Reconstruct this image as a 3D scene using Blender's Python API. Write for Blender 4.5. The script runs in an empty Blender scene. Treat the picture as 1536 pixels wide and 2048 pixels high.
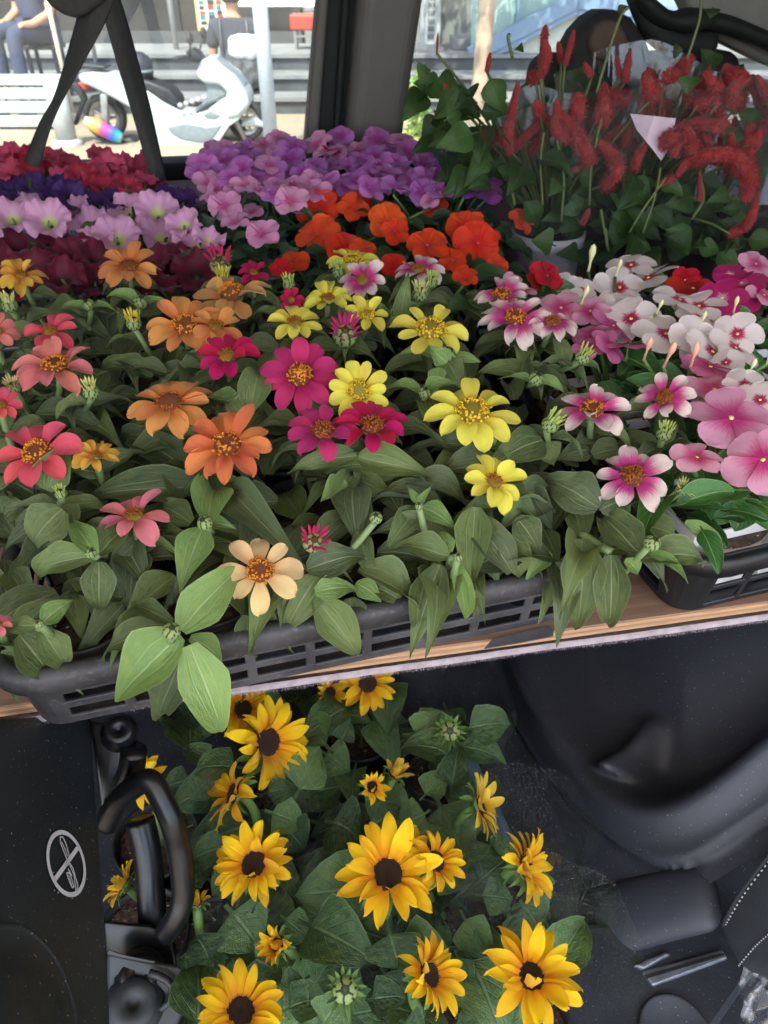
import bpy, bmesh, math, random
from mathutils import Vector, Matrix, noise

R = math.radians
rnd = random.Random(7)
scene = bpy.context.scene
col = scene.collection

# ------------------------------------------------------------------ camera, sky, sun, exposure
PITCH, YAW, FPX = R(37.0), R(10.1), 1479.0
CAM = Vector((0.0, 0.0, 1.31))
cd = bpy.data.cameras.new('camera')
cd.sensor_fit = 'VERTICAL'
cd.sensor_height = 36.0
cd.lens = 26.0
cd.clip_start = 0.01
cd.clip_end = 500.0
cd.dof.use_dof = True
cd.dof.focus_distance = 0.62
cd.dof.aperture_fstop = 12.0
cam = bpy.data.objects.new('camera', cd)
cam.location = CAM
cam.rotation_euler = (R(90) - PITCH, 0, -YAW)
col.objects.link(cam)
scene.camera = cam

SUN_EL, SUN_AZ = R(58), R(205)     # compass-like angle of the sun, clockwise from +Y
world = bpy.data.worlds.new('World')
scene.world = world
world.use_nodes = True
wn = world.node_tree.nodes
wl = world.node_tree.links
sky = wn.new('ShaderNodeTexSky')
sky.sky_type = 'NISHITA'
sky.sun_disc = False
sky.sun_elevation = SUN_EL
sky.sun_rotation = SUN_AZ
sky.air_density = 1.0
sky.dust_density = 2.5
bgn = wn['Background']
wl.new(sky.outputs[0], bgn.inputs[0])
bgn.inputs[1].default_value = 0.15

sd = bpy.data.lights.new('sun', 'SUN')
sd.energy = 2.1
sd.angle = R(0.5)
sd.color = (1.0, 0.95, 0.87)
sun = bpy.data.objects.new('sun', sd)
sdir = Vector((math.sin(SUN_AZ) * math.cos(SUN_EL), math.cos(SUN_AZ) * math.cos(SUN_EL), math.sin(SUN_EL)))
sun.rotation_euler = (-sdir).to_track_quat('-Z', 'Y').to_euler()
sun.location = (0, -3, 6)
col.objects.link(sun)

scene.view_settings.view_transform = 'Standard'
scene.view_settings.look = 'None'
scene.view_settings.gamma = 1.0
scene.view_settings.exposure = 2.4
scene.cycles.max_bounces = 8
scene.cycles.transparent_max_bounces = 24
scene.cycles.diffuse_bounces = 4
scene.cycles.use_denoising = True
scene.cycles.sample_clamp_indirect = 6.0
scene.cycles.caustics_reflective = False
scene.cycles.caustics_refractive = False

# ------------------------------------------------------------------ pixels of the photograph -> places
cp, sp = math.cos(PITCH), math.sin(PITCH)
cy, sy = math.cos(YAW), math.sin(YAW)
SH = 0.81          # top of the shelf board
FLOOR = 0.385      # floor of the van

def ray(u, v):
    a, x = (1024.0 - v) / FPX, (u - 768.0) / FPX
    y, z = cp + a * sp, -sp + a * cp
    return Vector((x * cy + y * sy, -x * sy + y * cy, z))

def PZ(u, v, z):
    d = ray(u, v)
    return CAM + d * ((z - CAM.z) / d.z)

def P(u, v, h):                    # on a level h above the shelf
    return PZ(u, v, SH + h)

def PY(u, v, Y):                   # on the plane y = Y
    d = ray(u, v)
    return CAM + d * (Y / d.y)

def PD(u, v, t):                   # at depth t along the lens axis
    return CAM + ray(u, v) * t

def depth(p):
    d = p - CAM
    fwd = Vector((sy * cp, cy * cp, -sp))
    return d.dot(fwd)

def pix(p):                        # place -> pixel
    d = p - CAM
    t = depth(p)
    right = Vector((cy, -sy, 0))
    up = Vector((sy * sp, cy * sp, cp))
    return 768 + FPX * d.dot(right) / t, 1024 - FPX * d.dot(up) / t

def W(px, p):                      # length of px pixels at the place p
    return px * depth(p) / FPX

def street(xc, yc, z):             # street axes: turned with the lens, so that the street runs across the view
    return Vector((xc * cy + yc * sy, -xc * sy + yc * cy, z))

def PC(u, v, yc):                  # pixel -> (xc, z) on the street plane at distance yc
    a, x = (1024.0 - v) / FPX, (u - 768.0) / FPX
    y, z = cp + a * sp, -sp + a * cp
    t = yc / y
    return (x * t, CAM.z + z * t)

# ------------------------------------------------------------------ mesh and object helpers
def srgb(r, g, b):
    f = lambda c: ((c / 255.0) / 12.92) if c / 255.0 <= 0.04045 else (((c / 255.0) + 0.055) / 1.055) ** 2.4
    return (f(r), f(g), f(b), 1.0)

class MB:
    def __init__(s):
        s.v, s.f, s.m, s.uv = [], [], [], []
    def add(s, verts, faces, mat=0, uvs=None):
        o = len(s.v)
        s.v.extend([tuple(p) for p in verts])
        for k, f in enumerate(faces):
            s.f.append([i + o for i in f])
            s.m.append(mat)
            s.uv.append(uvs[k] if uvs else [(0.5, 0.5)] * len(f))
        return s
    def box(s, lo, hi, M=None, mat=0):
        x0, y0, z0 = lo
        x1, y1, z1 = hi
        vs = [(x0, y0, z0), (x1, y0, z0), (x1, y1, z0), (x0, y1, z0), (x0, y0, z1), (x1, y0, z1), (x1, y1, z1), (x0, y1, z1)]
        if M is not None:
            vs = [M @ Vector(p) for p in vs]
        return s.add(vs, [(0, 3, 2, 1), (4, 5, 6, 7), (0, 1, 5, 4), (1, 2, 6, 5), (2, 3, 7, 6), (3, 0, 4, 7)], mat)
    def grid(s, nx, ny, fn, mat=0, wrap=False):
        vs, fs, us = [], [], []
        for j in range(ny + 1):
            for i in range(nx + 1):
                vs.append(fn(i / nx, j / ny))
        n = nx + 1
        for j in range(ny):
            for i in range(nx):
                fs.append((j * n + i, j * n + i + 1, (j + 1) * n + i + 1, (j + 1) * n + i))
                us.append([(i / nx, j / ny), ((i + 1) / nx, j / ny), ((i + 1) / nx, (j + 1) / ny), (i / nx, (j + 1) / ny)])
        return s.add(vs, fs, mat, us)
    def tube(s, pts, radii, n=8, mat=0, cap=True, flat=1.0, upref=None):
        pts = [Vector(p) for p in pts]
        if not isinstance(radii, (list, tuple)):
            radii = [radii] * len(pts)
        vs, fs, us = [], [], []
        prev = upref
        for i, p in enumerate(pts):
            d = (pts[min(i + 1, len(pts) - 1)] - pts[max(i - 1, 0)]).normalized()
            ref = prev if prev is not None else (Vector((0, 0, 1)) if abs(d.z) < 0.9 else Vector((1, 0, 0)))
            a = (ref - d * ref.dot(d)).normalized()
            b = d.cross(a)
            prev = a
            for k in range(n):
                t = 2 * math.pi * k / n
                vs.append(p + (a * math.cos(t) * flat + b * math.sin(t)) * radii[i])
        m = len(pts)
        for i in range(m - 1):
            for k in range(n):
                k2 = (k + 1) % n
                fs.append((i * n + k, i * n + k2, (i + 1) * n + k2, (i + 1) * n + k))
                us.append([(k / n, i / (m - 1)), ((k + 1) / n, i / (m - 1)), ((k + 1) / n, (i + 1) / (m - 1)), (k / n, (i + 1) / (m - 1))])
        if cap:
            fs.append(tuple(range(n - 1, -1, -1)))
            us.append([(0.5, 0)] * n)
            fs.append(tuple(range((m - 1) * n, m * n)))
            us.append([(0.5, 1)] * n)
        return s.add(vs, fs, mat, us)
    def lathe(s, prof, n=20, M=None, mat=0):      # prof: (radius, z) pairs
        vs, fs, us = [], [], []
        for r, z in prof:
            for k in range(n):
                t = 2 * math.pi * k / n
                p = Vector((r * math.cos(t), r * math.sin(t), z))
                vs.append(M @ p if M is not None else p)
        for i in range(len(prof) - 1):
            for k in range(n):
                k2 = (k + 1) % n
                fs.append((i * n + k, i * n + k2, (i + 1) * n + k2, (i + 1) * n + k))
                q = len(prof) - 1
                us.append([(k / n, i / q), ((k + 1) / n, i / q), ((k + 1) / n, (i + 1) / q), (k / n, (i + 1) / q)])
        return s.add(vs, fs, mat, us)
    def prism(s, poly, y0, y1, M=None, mat=0):      # poly in (x, z), pushed along y
        n = len(poly)
        vs = [Vector((x, y0, z)) for x, z in poly] + [Vector((x, y1, z)) for x, z in poly]
        if M is not None:
            vs = [M @ p for p in vs]
        fs = [tuple(range(n)), tuple(range(2 * n - 1, n - 1, -1))]
        for i in range(n):
            j = (i + 1) % n
            fs.append((j, i, n + i, n + j))
        return s.add(vs, fs, mat)
    def mesh(s, name, mats, smooth=True, recalc=False):
        me = bpy.data.meshes.new(name)
        me.from_pydata(s.v, [], s.f)
        for m in (mats if isinstance(mats, (list, tuple)) else [mats]):
            me.materials.append(m)
        me.polygons.foreach_set('material_index', s.m)
        me.polygons.foreach_set('use_smooth', [smooth] * len(s.f))
        uvl = me.uv_layers.new(name='UVMap')
        flat = []
        for f in s.uv:
            for a, b in f:
                flat += (a, b)
        uvl.data.foreach_set('uv', flat)
        if recalc:
            bm = bmesh.new()
            bm.from_mesh(me)
            bmesh.ops.recalc_face_normals(bm, faces=bm.faces)
            bm.to_mesh(me)
            bm.free()
        me.update()
        return me
    def build(s, name, mats, parent=None, smooth=False, bevel=0, seg=2, recalc=False, matrix=None):
        o = obj(name, s.mesh(name, mats, smooth, recalc), parent, matrix)
        if bevel:
            b = o.modifiers.new('bevel', 'BEVEL')
            b.width = bevel
            b.segments = seg
            b.limit_method = 'ANGLE'
            b.angle_limit = R(35)
            b.harden_normals = False
        return o

def obj(name, me, parent=None, matrix=None):
    o = bpy.data.objects.new(name, me)
    col.objects.link(o)
    if matrix is not None:
        o.matrix_basis = matrix
    if parent is not None:
        o.parent = parent
        if matrix is None:                        # mesh is in world places: undo the parent's own offset
            o.matrix_basis = world_of(parent).inverted()
    return o

def world_of(o):
    m = o.matrix_basis.copy()
    while o.parent is not None:
        o = o.parent
        m = o.matrix_basis @ m
    return m

def put(name, me, parent, world_matrix):           # a shared mesh at a world matrix under a parent
    return obj(name, me, parent, world_of(parent).inverted() @ world_matrix)

def tag(o, label=None, cat=None, group=None, kind=None):
    if label: o['label'] = label
    if cat: o['category'] = cat
    if group: o['group'] = group
    if kind: o['kind'] = kind
    return o

def empty(name, loc, label=None, cat=None, group=None, rz=0):
    o = bpy.data.objects.new(name, None)
    o.empty_display_size = 0.02
    o.location = loc
    o.rotation_euler = (0, 0, rz)
    o.matrix_basis = Matrix.Translation(Vector(loc)) @ Matrix.Rotation(rz, 4, 'Z')
    col.objects.link(o)
    return tag(o, label, cat, group)

def frame(origin, ydir, up, sx=1.0, sy_=1.0, sz=1.0):
    y = Vector(ydir).normalized()
    up = Vector(up)
    z = up - y * up.dot(y)
    if z.length < 1e-5:
        z = Vector((1, 0, 0)) - y * y.x
    z.normalize()
    x = y.cross(z)
    m = Matrix.Identity(4)
    for i in range(3):
        m[i][0] = x[i] * sx
        m[i][1] = y[i] * sy_
        m[i][2] = z[i] * sz
        m[i][3] = origin[i]
    return m

def face_frame(origin, normal, spin=0.0, s=1.0):    # local +Z along the normal
    n = Vector(normal).normalized()
    ref = Vector((0, 1, 0)) if abs(n.y) < 0.95 else Vector((0, 0, 1))
    x = ref.cross(n).normalized()
    y = n.cross(x)
    m = Matrix.Identity(4)
    for i in range(3):
        m[i][0], m[i][1], m[i][2], m[i][3] = x[i], y[i], n[i], origin[i]
    return m @ Matrix.Rotation(spin, 4, 'Z') @ Matrix.Scale(s, 4)

def bez(a, b, c, n=6):
    a, b, c = Vector(a), Vector(b), Vector(c)
    return [a * (1 - t) ** 2 + b * 2 * t * (1 - t) + c * t * t for t in [i / n for i in range(n + 1)]]

def smooth_path(pts, n=6):
    pts = [Vector(p) for p in pts]
    out = []
    for i in range(len(pts) - 1):
        p0, p1, p2, p3 = pts[max(i - 1, 0)], pts[i], pts[i + 1], pts[min(i + 2, len(pts) - 1)]
        for k in range(n):
            t = k / n
            out.append(0.5 * ((2 * p1) + (p2 - p0) * t + (2 * p0 - 5 * p1 + 4 * p2 - p3) * t * t + (3 * p1 - p0 - 3 * p2 + p3) * t ** 3))
    out.append(pts[-1])
    return out

# ------------------------------------------------------------------ materials
class NT:
    def __init__(s, name):
        s.mat = bpy.data.materials.new(name)
        s.mat.use_nodes = True
        s.t = s.mat.node_tree
        s.n, s.l = s.t.nodes, s.t.links
        s.b = s.n['Principled BSDF']
        s.out = s.n['Material Output']
    def node(s, kind, **kw):
        n = s.n.new(kind)
        for k, v in kw.items():
            if k.startswith('i_'):
                n.inputs[k[2:].replace('_', ' ')].default_value = v
            else:
                setattr(n, k, v)
        return n
    def link(s, a, b):
        s.l.new(a, b)
    def val(s, x, sock):
        if hasattr(x, 'is_linked') or hasattr(x, 'links'):
            s.l.new(x, sock)
        else:
            sock.default_value = x
    def math(s, op, a, b=0.0, c=0.0, clamp=False):
        n = s.n.new('ShaderNodeMath')
        n.operation = op
        n.use_clamp = clamp
        s.val(a, n.inputs[0]); s.val(b, n.inputs[1]); s.val(c, n.inputs[2])
        return n.outputs[0]
    def mix(s, f, a, b, mode='MIX'):
        n = s.n.new('ShaderNodeMix')
        n.data_type = 'RGBA'
        n.blend_type = mode
        s.val(f, n.inputs[0]); s.val(a, n.inputs[6]); s.val(b, n.inputs[7])
        return n.outputs[2]
    def sstep(s, x, lo, hi):
        n = s.n.new('ShaderNodeMapRange')
        n.interpolation_type = 'SMOOTHSTEP'
        s.val(x, n.inputs[0])
        n.inputs[1].default_value, n.inputs[2].default_value = lo, hi
        return n.outputs[0]
    def noise(s, scale, detail=3.0, coord='Object', rough=0.55, dist=0.0, stretch=None):
        tc = s.n.new('ShaderNodeTexCoord')
        v = tc.outputs[coord]
        if stretch:
            mp = s.n.new('ShaderNodeMapping')
            mp.inputs['Scale'].default_value = stretch
            s.link(v, mp.inputs[0])
            v = mp.outputs[0]
        n = s.n.new('ShaderNodeTexNoise')
        n.inputs['Scale'].default_value = scale
        n.inputs['Detail'].default_value = detail
        n.inputs['Roughness'].default_value = rough
        n.inputs['Distortion'].default_value = dist
        s.link(v, n.inputs['Vector'])
        return n.outputs[0]
    def uv(s):
        tc = s.n.new('ShaderNodeTexCoord')
        sep = s.n.new('ShaderNodeSeparateXYZ')
        s.link(tc.outputs['UV'], sep.inputs[0])
        return sep.outputs[0], sep.outputs[1]
    def rand(s):
        return s.n.new('ShaderNodeObjectInfo').outputs['Random']
    def bump(s, h, strength=0.3, dist=0.002):
        n = s.n.new('ShaderNodeBump')
        n.inputs['Strength'].default_value = strength
        n.inputs['Distance'].default_value = dist
        s.link(h, n.inputs['Height'])
        s.link(n.outputs[0], s.b.inputs['Normal'])
        return n.outputs[0]
    def base(s, c): s.val(c, s.b.inputs['Base Color'])
    def rough(s, c): s.val(c, s.b.inputs['Roughness'])
    def thin(s, colour, amount):                   # light coming through a thin sheet
        tr = s.n.new('ShaderNodeBsdfTranslucent')
        s.val(colour, tr.inputs[0])
        mx = s.n.new('ShaderNodeMixShader')
        mx.inputs[0].default_value = amount
        s.link(s.b.outputs[0], mx.inputs[1])
        s.link(tr.outputs[0], mx.inputs[2])
        s.link(mx.outputs[0], s.out.inputs[0])

def M_plain(name, c, rough=0.5, metal=0.0, var=0.12, nscale=30, bump=0.0, bscale=200, spec=0.5, speck=0.0):
    t = NT(name)
    n = t.noise(nscale, 4)
    dark = tuple(x * (1 - var) for x in c[:3]) + (1,)
    light = tuple(min(1, x * (1 + var)) for x in c[:3]) + (1,)
    cc = t.mix(t.sstep(n, 0.3, 0.7), dark, light)
    if speck:
        s = t.noise(560, 0)
        cc = t.mix(t.math('MULTIPLY', t.sstep(s, 0.805, 0.835), speck), cc, (0.5, 0.5, 0.48, 1))
    t.base(cc)
    t.rough(t.math('ADD', t.math('MULTIPLY', n, 0.2), rough - 0.1))
    t.b.inputs['Metallic'].default_value = metal
    t.b.inputs['Specular IOR Level'].default_value = spec
    if bump:
        t.bump(t.noise(bscale, 3), bump, 0.001)
    return t.mat

def M_leaf(name, dark, light, vein, style='three', rough=0.5, thin=0.22, back=None, veinamt=0.7, bumpd=0.0012):
    t = NT(name)
    u, v = t.uv()
    ax = t.math('ABSOLUTE', t.math('SUBTRACT', u, 0.5))
    mid = t.math('SUBTRACT', 1.0, t.sstep(ax, 0.008, 0.04))
    if style == 'three':
        lat = t.math('ABSOLUTE', t.math('SUBTRACT', ax, 0.2))
        side = t.math('MULTIPLY', t.math('SUBTRACT', 1.0, t.sstep(lat, 0.004, 0.026)), 0.4)
        s2 = t.math('FRACT', t.math('SUBTRACT', t.math('MULTIPLY', v, 9.0), t.math('MULTIPLY', ax, 9.0)))
        fine = t.math('MULTIPLY', t.math('SUBTRACT', 1.0, t.sstep(t.math('ABSOLUTE', t.math('SUBTRACT', s2, 0.5)), 0.0, 0.09)), 0.10)
    else:
        s2 = t.math('FRACT', t.math('SUBTRACT', t.math('MULTIPLY', v, 7.0), t.math('MULTIPLY', ax, 5.5)))
        side = t.math('MULTIPLY', t.math('SUBTRACT', 1.0, t.sstep(t.math('ABSOLUTE', t.math('SUBTRACT', s2, 0.5)), 0.0, 0.085)), 0.6)
        s3 = t.math('FRACT', t.math('ADD', t.math('MULTIPLY', v, 23.0), t.math('MULTIPLY', ax, 17.0)))
        fine = t.math('MULTIPLY', t.math('SUBTRACT', 1.0, t.sstep(t.math('ABSOLUTE', t.math('SUBTRACT', s3, 0.5)), 0.0, 0.2)), 0.12)
    veins = t.math('MAXIMUM', t.math('MAXIMUM', mid, side), fine)
    r = t.rand()
    n = t.noise(5.0, 4, coord='UV')
    k = t.math('ADD', t.math('MULTIPLY', r, 0.65), t.math('MULTIPLY', n, 0.45), clamp=True)
    c = t.mix(t.sstep(k, 0.15, 0.9), dark, light)
    blotch = t.noise(2.6, 3, coord='UV')
    yel = (light[0] * 1.5, light[1] * 1.2, light[2] * 0.7, 1)
    c = t.mix(t.math('MULTIPLY', t.sstep(blotch, 0.5, 0.75), 0.4), c, yel)
    edge = t.sstep(ax, 0.465, 0.5)
    c = t.mix(t.math('MULTIPLY', veins, veinamt), c, vein)
    c = t.mix(t.math('MULTIPLY', edge, 0.45), c, vein)
    sp_ = t.sstep(t.noise(46, 1, coord='UV'), 0.74, 0.78)
    c = t.mix(t.math('MULTIPLY', sp_, 0.25), c, (0.35, 0.38, 0.28, 1))
    if back is not None:
        g = t.n.new('ShaderNodeNewGeometry')
        c = t.mix(t.math('MULTIPLY', g.outputs['Backfacing'], 0.7), c, back)
    t.base(c)
    t.rough(t.math('ADD', rough - 0.08, t.math('MULTIPLY', t.noise(30, 2, coord='UV'), 0.2)))
    t.b.inputs['Specular IOR Level'].default_value = 0.4
    h = t.math('SUBTRACT', t.math('MULTIPLY', t.noise(7, 5, coord='UV'), 1.3), t.math('MULTIPLY', veins, 0.5))
    t.bump(h, 0.55, bumpd)
    t.thin(t.mix(0.5, c, yel), thin)
    return t.mat

def M_petal(name, tip, base=None, lo=0.15, hi=0.6, streak=0.38, thin=0.3, rough=0.55, var=0.1, back=None, eye=None, eyer=0.1):
    t = NT(name)
    u, v = t.uv()
    n = t.noise(6, 3, coord='UV', stretch=(4, 0.6, 1))
    c = tip
    if base is not None:
        e = t.math('ADD', v, t.math('MULTIPLY', t.math('SUBTRACT', n, 0.5), 0.45))
        c = t.mix(t.sstep(e, lo, hi), base, tip)
    st = t.sstep(n, 0.35, 0.7)
    shade = t.mix(0.5, c, (tip[0] * 0.55, tip[1] * 0.45, tip[2] * 0.5, 1)) if streak else c
    c = t.mix(t.math('MULTIPLY', st, streak), c, shade)
    r = t.rand()
    hs = t.node('ShaderNodeHueSaturation')
    t.link(t.math('ADD', 0.5 - var * 0.12, t.math('MULTIPLY', r, var * 0.24)), hs.inputs['Hue'])
    t.link(t.math('ADD', 1.0 - var, t.math('MULTIPLY', r, 2 * var)), hs.inputs['Value'])
    t.link(c, hs.inputs['Color'])
    c = hs.outputs[0]
    if eye is not None:
        c = t.mix(t.math('SUBTRACT', 1.0, t.sstep(v, eyer * 0.6, eyer)), c, eye)
    if back is not None:
        g = t.n.new('ShaderNodeNewGeometry')
        c = t.mix(t.math('MULTIPLY', g.outputs['Backfacing'], 0.75), c, back)
    t.base(c)
    t.rough(rough)
    t.b.inputs['Specular IOR Level'].default_value = 0.25
    t.b.inputs['Sheen Weight'].default_value = 0.08
    t.bump(t.noise(8, 2, coord='UV', stretch=(9, 0.7, 1)), 0.55, 0.0014)
    t.thin(c, thin)
    return t.mat

def M_film(name, gloss=0.12, haze=0.05, scale=14, mesh_dots=False, tint=(0.97, 0.98, 1.0, 1)):
    t = NT(name)
    t.n.remove(t.b)
    tr = t.node('ShaderNodeBsdfTransparent')
    tr.inputs[0].default_value = tint
    gl = t.node('ShaderNodeBsdfGlossy')
    gl.inputs['Roughness'].default_value = 0.12
    df = t.node('ShaderNodeBsdfDiffuse')
    df.inputs[0].default_value = (0.75, 0.78, 0.8, 1)
    bp = t.node('ShaderNodeBump')
    bp.inputs['Strength'].default_value = 0.9
    bp.inputs['Distance'].default_value = 0.01
    t.link(t.noise(scale, 3, dist=1.2, stretch=(1, 1, 0.35)), bp.inputs['Height'])
    t.link(bp.outputs[0], gl.inputs['Normal'])
    lw = t.node('ShaderNodeLayerWeight')
    lw.inputs[0].default_value = 0.35
    m1 = t.node('ShaderNodeMixShader')
    m2 = t.node('ShaderNodeMixShader')
    hz = haze
    if mesh_dots:
        vo = t.node('ShaderNodeTexVoronoi')
        vo.inputs['Scale'].default_value = 420
        tc = t.node('ShaderNodeTexCoord')
        t.link(tc.outputs['Object'], vo.inputs['Vector'])
        hz = t.math('MULTIPLY', t.math('SUBTRACT', 1.0, t.sstep(vo.outputs[0], 0.15, 0.35)), haze * 3)
    t.val(hz, m1.inputs[0])
    t.link(tr.outputs[0], m1.inputs[1])
    t.link(df.outputs[0], m1.inputs[2])
    fac = t.math('ADD', gloss * 0.35, t.math('MULTIPLY', lw.outputs['Facing'], gloss), clamp=True)
    t.link(fac, m2.inputs[0])
    t.link(m1.outputs[0], m2.inputs[1])
    t.link(gl.outputs[0], m2.inputs[2])
    t.link(m2.outputs[0], t.out.inputs[0])
    return t.mat
# ================================================================== THE VAN AND THE STREET (large structure)
m_grey_trim = M_plain('grey trim plastic', srgb(96, 92, 88), 0.65, var=0.05, bump=0.15, bscale=600)
m_liner = M_plain('headliner cloth', srgb(120, 120, 116), 0.9, var=0.06, bump=0.2, bscale=500)
m_rubber = M_plain('window rubber', srgb(20, 23, 22), 0.75, var=0.2, bump=0.3, bscale=400)
m_black = M_plain('black trim plastic', srgb(56, 59, 68), 0.46, var=0.12, nscale=7, bump=0.35, bscale=900, spec=0.45, speck=0.5)
m_floor = M_plain('van floor plastic', srgb(42, 47, 54), 0.6, var=0.25, nscale=18, bump=0.4, bscale=500, speck=0.6)
m_lilac_bounce = M_plain('pale panel with lilac bounce', srgb(165, 150, 172), 0.55, var=0.05)  # light grey panel; lilac reflected from the flowers is mixed into its colour
m_paint = M_plain('van body paint', srgb(205, 207, 208), 0.3, var=0.03)

def M_glass():
    t = NT('window glass')
    t.n.remove(t.b)
    tr = t.node('ShaderNodeBsdfTransparent')
    tr.inputs[0].default_value = (0.80, 0.84, 0.82, 1)
    gl = t.node('ShaderNodeBsdfGlossy')
    gl.inputs['Roughness'].default_value = 0.02
    df = t.node('ShaderNodeBsdfDiffuse')
    df.inputs[0].default_value = (0.8, 0.8, 0.78, 1)
    m1 = t.node('ShaderNodeMixShader')
    t.link(t.math('MULTIPLY', t.sstep(t.noise(3.0, 4), 0.35, 0.75), 0.05), m1.inputs[0])
    t.link(tr.outputs[0], m1.inputs[1]); t.link(df.outputs[0], m1.inputs[2])
    fr = t.node('ShaderNodeFresnel')
    fr.inputs[0].default_value = 1.45
    m2 = t.node('ShaderNodeMixShader')
    t.link(fr.outputs[0], m2.inputs[0])
    t.link(m1.outputs[0], m2.inputs[1]); t.link(gl.outputs[0], m2.inputs[2])
    t.link(m2.outputs[0], t.out.inputs[0])
    return t.mat
m_glass = M_glass()

WY = 1.70
SILL = PY(370, 328, WY).z
van = empty('van', (0.2, 0.9, 0.0), 'van seen through its open side with flowers on a shelf inside', 'van')

def slab(name, poly, y0, y1, mat, parent=van, bevel=0.0, seg=3):
    pts = [PY(u, v, y0) for u, v in poly]
    return MB().prism([(p.x, p.z) for p in pts], y0, y1).build(name, mat, parent, bevel=bevel, seg=seg, recalc=True)

MB().box((-1.5, 0.12, FLOOR - 0.05), (2.0, WY + 0.1, FLOOR)).build('floor', m_floor, van)
MB().box((-1.5, 0.0, 0.12), (2.0, 0.11, FLOOR - 0.02)).build('door_sill', m_black, van, bevel=0.015)
MB().box((-1.5, -0.02, 1.84), (2.0, WY + 0.12, 1.90)).build('roof', m_liner, van)
MB().box((-1.56, 0.0, 0.2), (-1.5, WY + 0.1, 1.9)).build('end_panel', m_grey_trim, van)
MB().box((2.0, 0.0, 0.2), (2.06, WY + 0.1, 1.9)).build('end_panel', m_grey_trim, van)
MB().box((1.25, 0.0, 0.2), (2.0, 0.05, 1.84)).build('near_side_panel', m_grey_trim, van)
MB().box((-1.5, WY, FLOOR), (2.0, WY + 0.06, SILL - 0.03)).build('lower_side_panel', m_lilac_bounce, van)
MB().box((-1.5, WY - 0.012, SILL - 0.03), (2.0, WY + 0.07, SILL + 0.004)).build('window_sill', m_rubber, van, bevel=0.008)
MB().box((-1.5, WY, 1.52), (2.0, WY + 0.06, 1.84)).build('upper_side_panel', m_grey_trim, van)
# pillar between the two windows: rubber seal, then the grey trim
slab('window_seal', [(643, -80), (664, -80), (632, 345), (607, 345)], WY - 0.02, WY + 0.05, m_grey_trim, bevel=0.008)
slab('pillar_core', [(660, -80), (740, -80), (700, 350), (630, 350)], WY - 0.005, WY + 0.05, m_rubber)
slab('window_seal', [(690, -80), (706, -80), (674, 350), (662, 350)], WY - 0.028, WY + 0.04, m_rubber, bevel=0.012)
slab('pillar_trim', [(726, -80), (862, -80), (798, 350), (688, 350)], WY - 0.06, WY + 0.05, m_grey_trim, bevel=0.03, seg=5)
MB().box((-1.5, WY + 0.03, SILL), (PY(640, 200, WY).x, WY + 0.036, 1.52)).build('window_pane', m_glass, van)
MB().box((PY(830, 200, WY).x, WY + 0.03, SILL), (2.0, WY + 0.036, 1.52)).build('window_pane', m_glass, van)
# rear corner: pale roof trim and the black weather strip running down the corner
slab('corner_trim', [(1330, -90), (1800, -90), (1800, 230), (1536, 128), (1400, 60)], WY - 0.16, WY - 0.1, m_liner, bevel=0.012)
strip = [PY(u, v, WY - 0.2) for u, v in [(1240, -70), (1275, -10), (1330, 38), (1400, 40), (1460, 52), (1560, 92), (1700, 140)]]
sp_path = smooth_path(strip, 6)
rad = [0.030 + 0.005 * noise.noise(Vector((i * .23, 0, 0))) + (0.007 if 14 < i < 19 else 0) for i in range(len(sp_path))]
MB().tube(sp_path, rad, 12, flat=0.5).build('weather_strip', m_rubber, van, smooth=True)
strip2 = smooth_path([PY(u, v, WY - 0.18) for u, v in [(1255, -60), (1285, 20), (1310, 60), (1350, 82), (1420, 90)]], 5)
MB().tube(strip2, [0.018 + 0.010 * (i / len(strip2)) for i in range(len(strip2))], 8).build('weather_strip', m_rubber, van, smooth=True)
# dark head restraint of the front seat, standing behind the red plants
hr = empty('head_restraint', PY(1212, 130, 1.52), 'dark brown and black padded head restraint behind the wrapped red plants', 'headrest')
m_hr = M_plain('headrest cloth', srgb(34, 30, 28), 0.85, var=0.2, bump=0.3, bscale=300)
m_hrb = M_plain('headrest brown panel', srgb(84, 66, 54), 0.8, var=0.15, bump=0.3, bscale=300)
pts = [PY(u, v, 1.50) for u, v in [(1128, 96), (1150, 62), (1176, 34), (1200, 20), (1232, 20), (1262, 36), (1280, 66), (1300, 96), (1290, 190), (1140, 190)]]
MB().prism([(p.x, p.z) for p in pts], 1.48, 1.56).build('cushion', m_hr, hr, bevel=0.022, seg=4, recalc=True, smooth=True)
pts = [PY(u, v, 1.47) for u, v in [(1176, 84), (1192, 52), (1212, 38), (1236, 42), (1252, 66), (1258, 90), (1240, 120), (1188, 120)]]
MB().prism([(p.x, p.z) for p in pts], 1.462, 1.50).build('front_pad', m_hrb, hr, bevel=0.012, seg=4, recalc=True, smooth=True)
for du in (-22, 22):
    a, b = PY(1215 + du, 170, 1.52), PY(1215 + du, 420, 1.52)
    MB().tube([a, b], 0.006, 8).build('post', m_rubber, hr, smooth=True)
sbk = empty('front_seat', (PY(1215, 420, 1.52).x, 1.52, FLOOR), 'dark cloth front seat back standing behind the wrapped red plants', 'seat')
stl, str_ = PY(1082, 112, 1.54), PY(1500, 112, 1.54)
MB().box((stl.x, 1.54, FLOOR), (str_.x, 1.64, stl.z)).build('seat_back', m_hr, sbk, bevel=0.035, seg=4, smooth=True)

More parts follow.
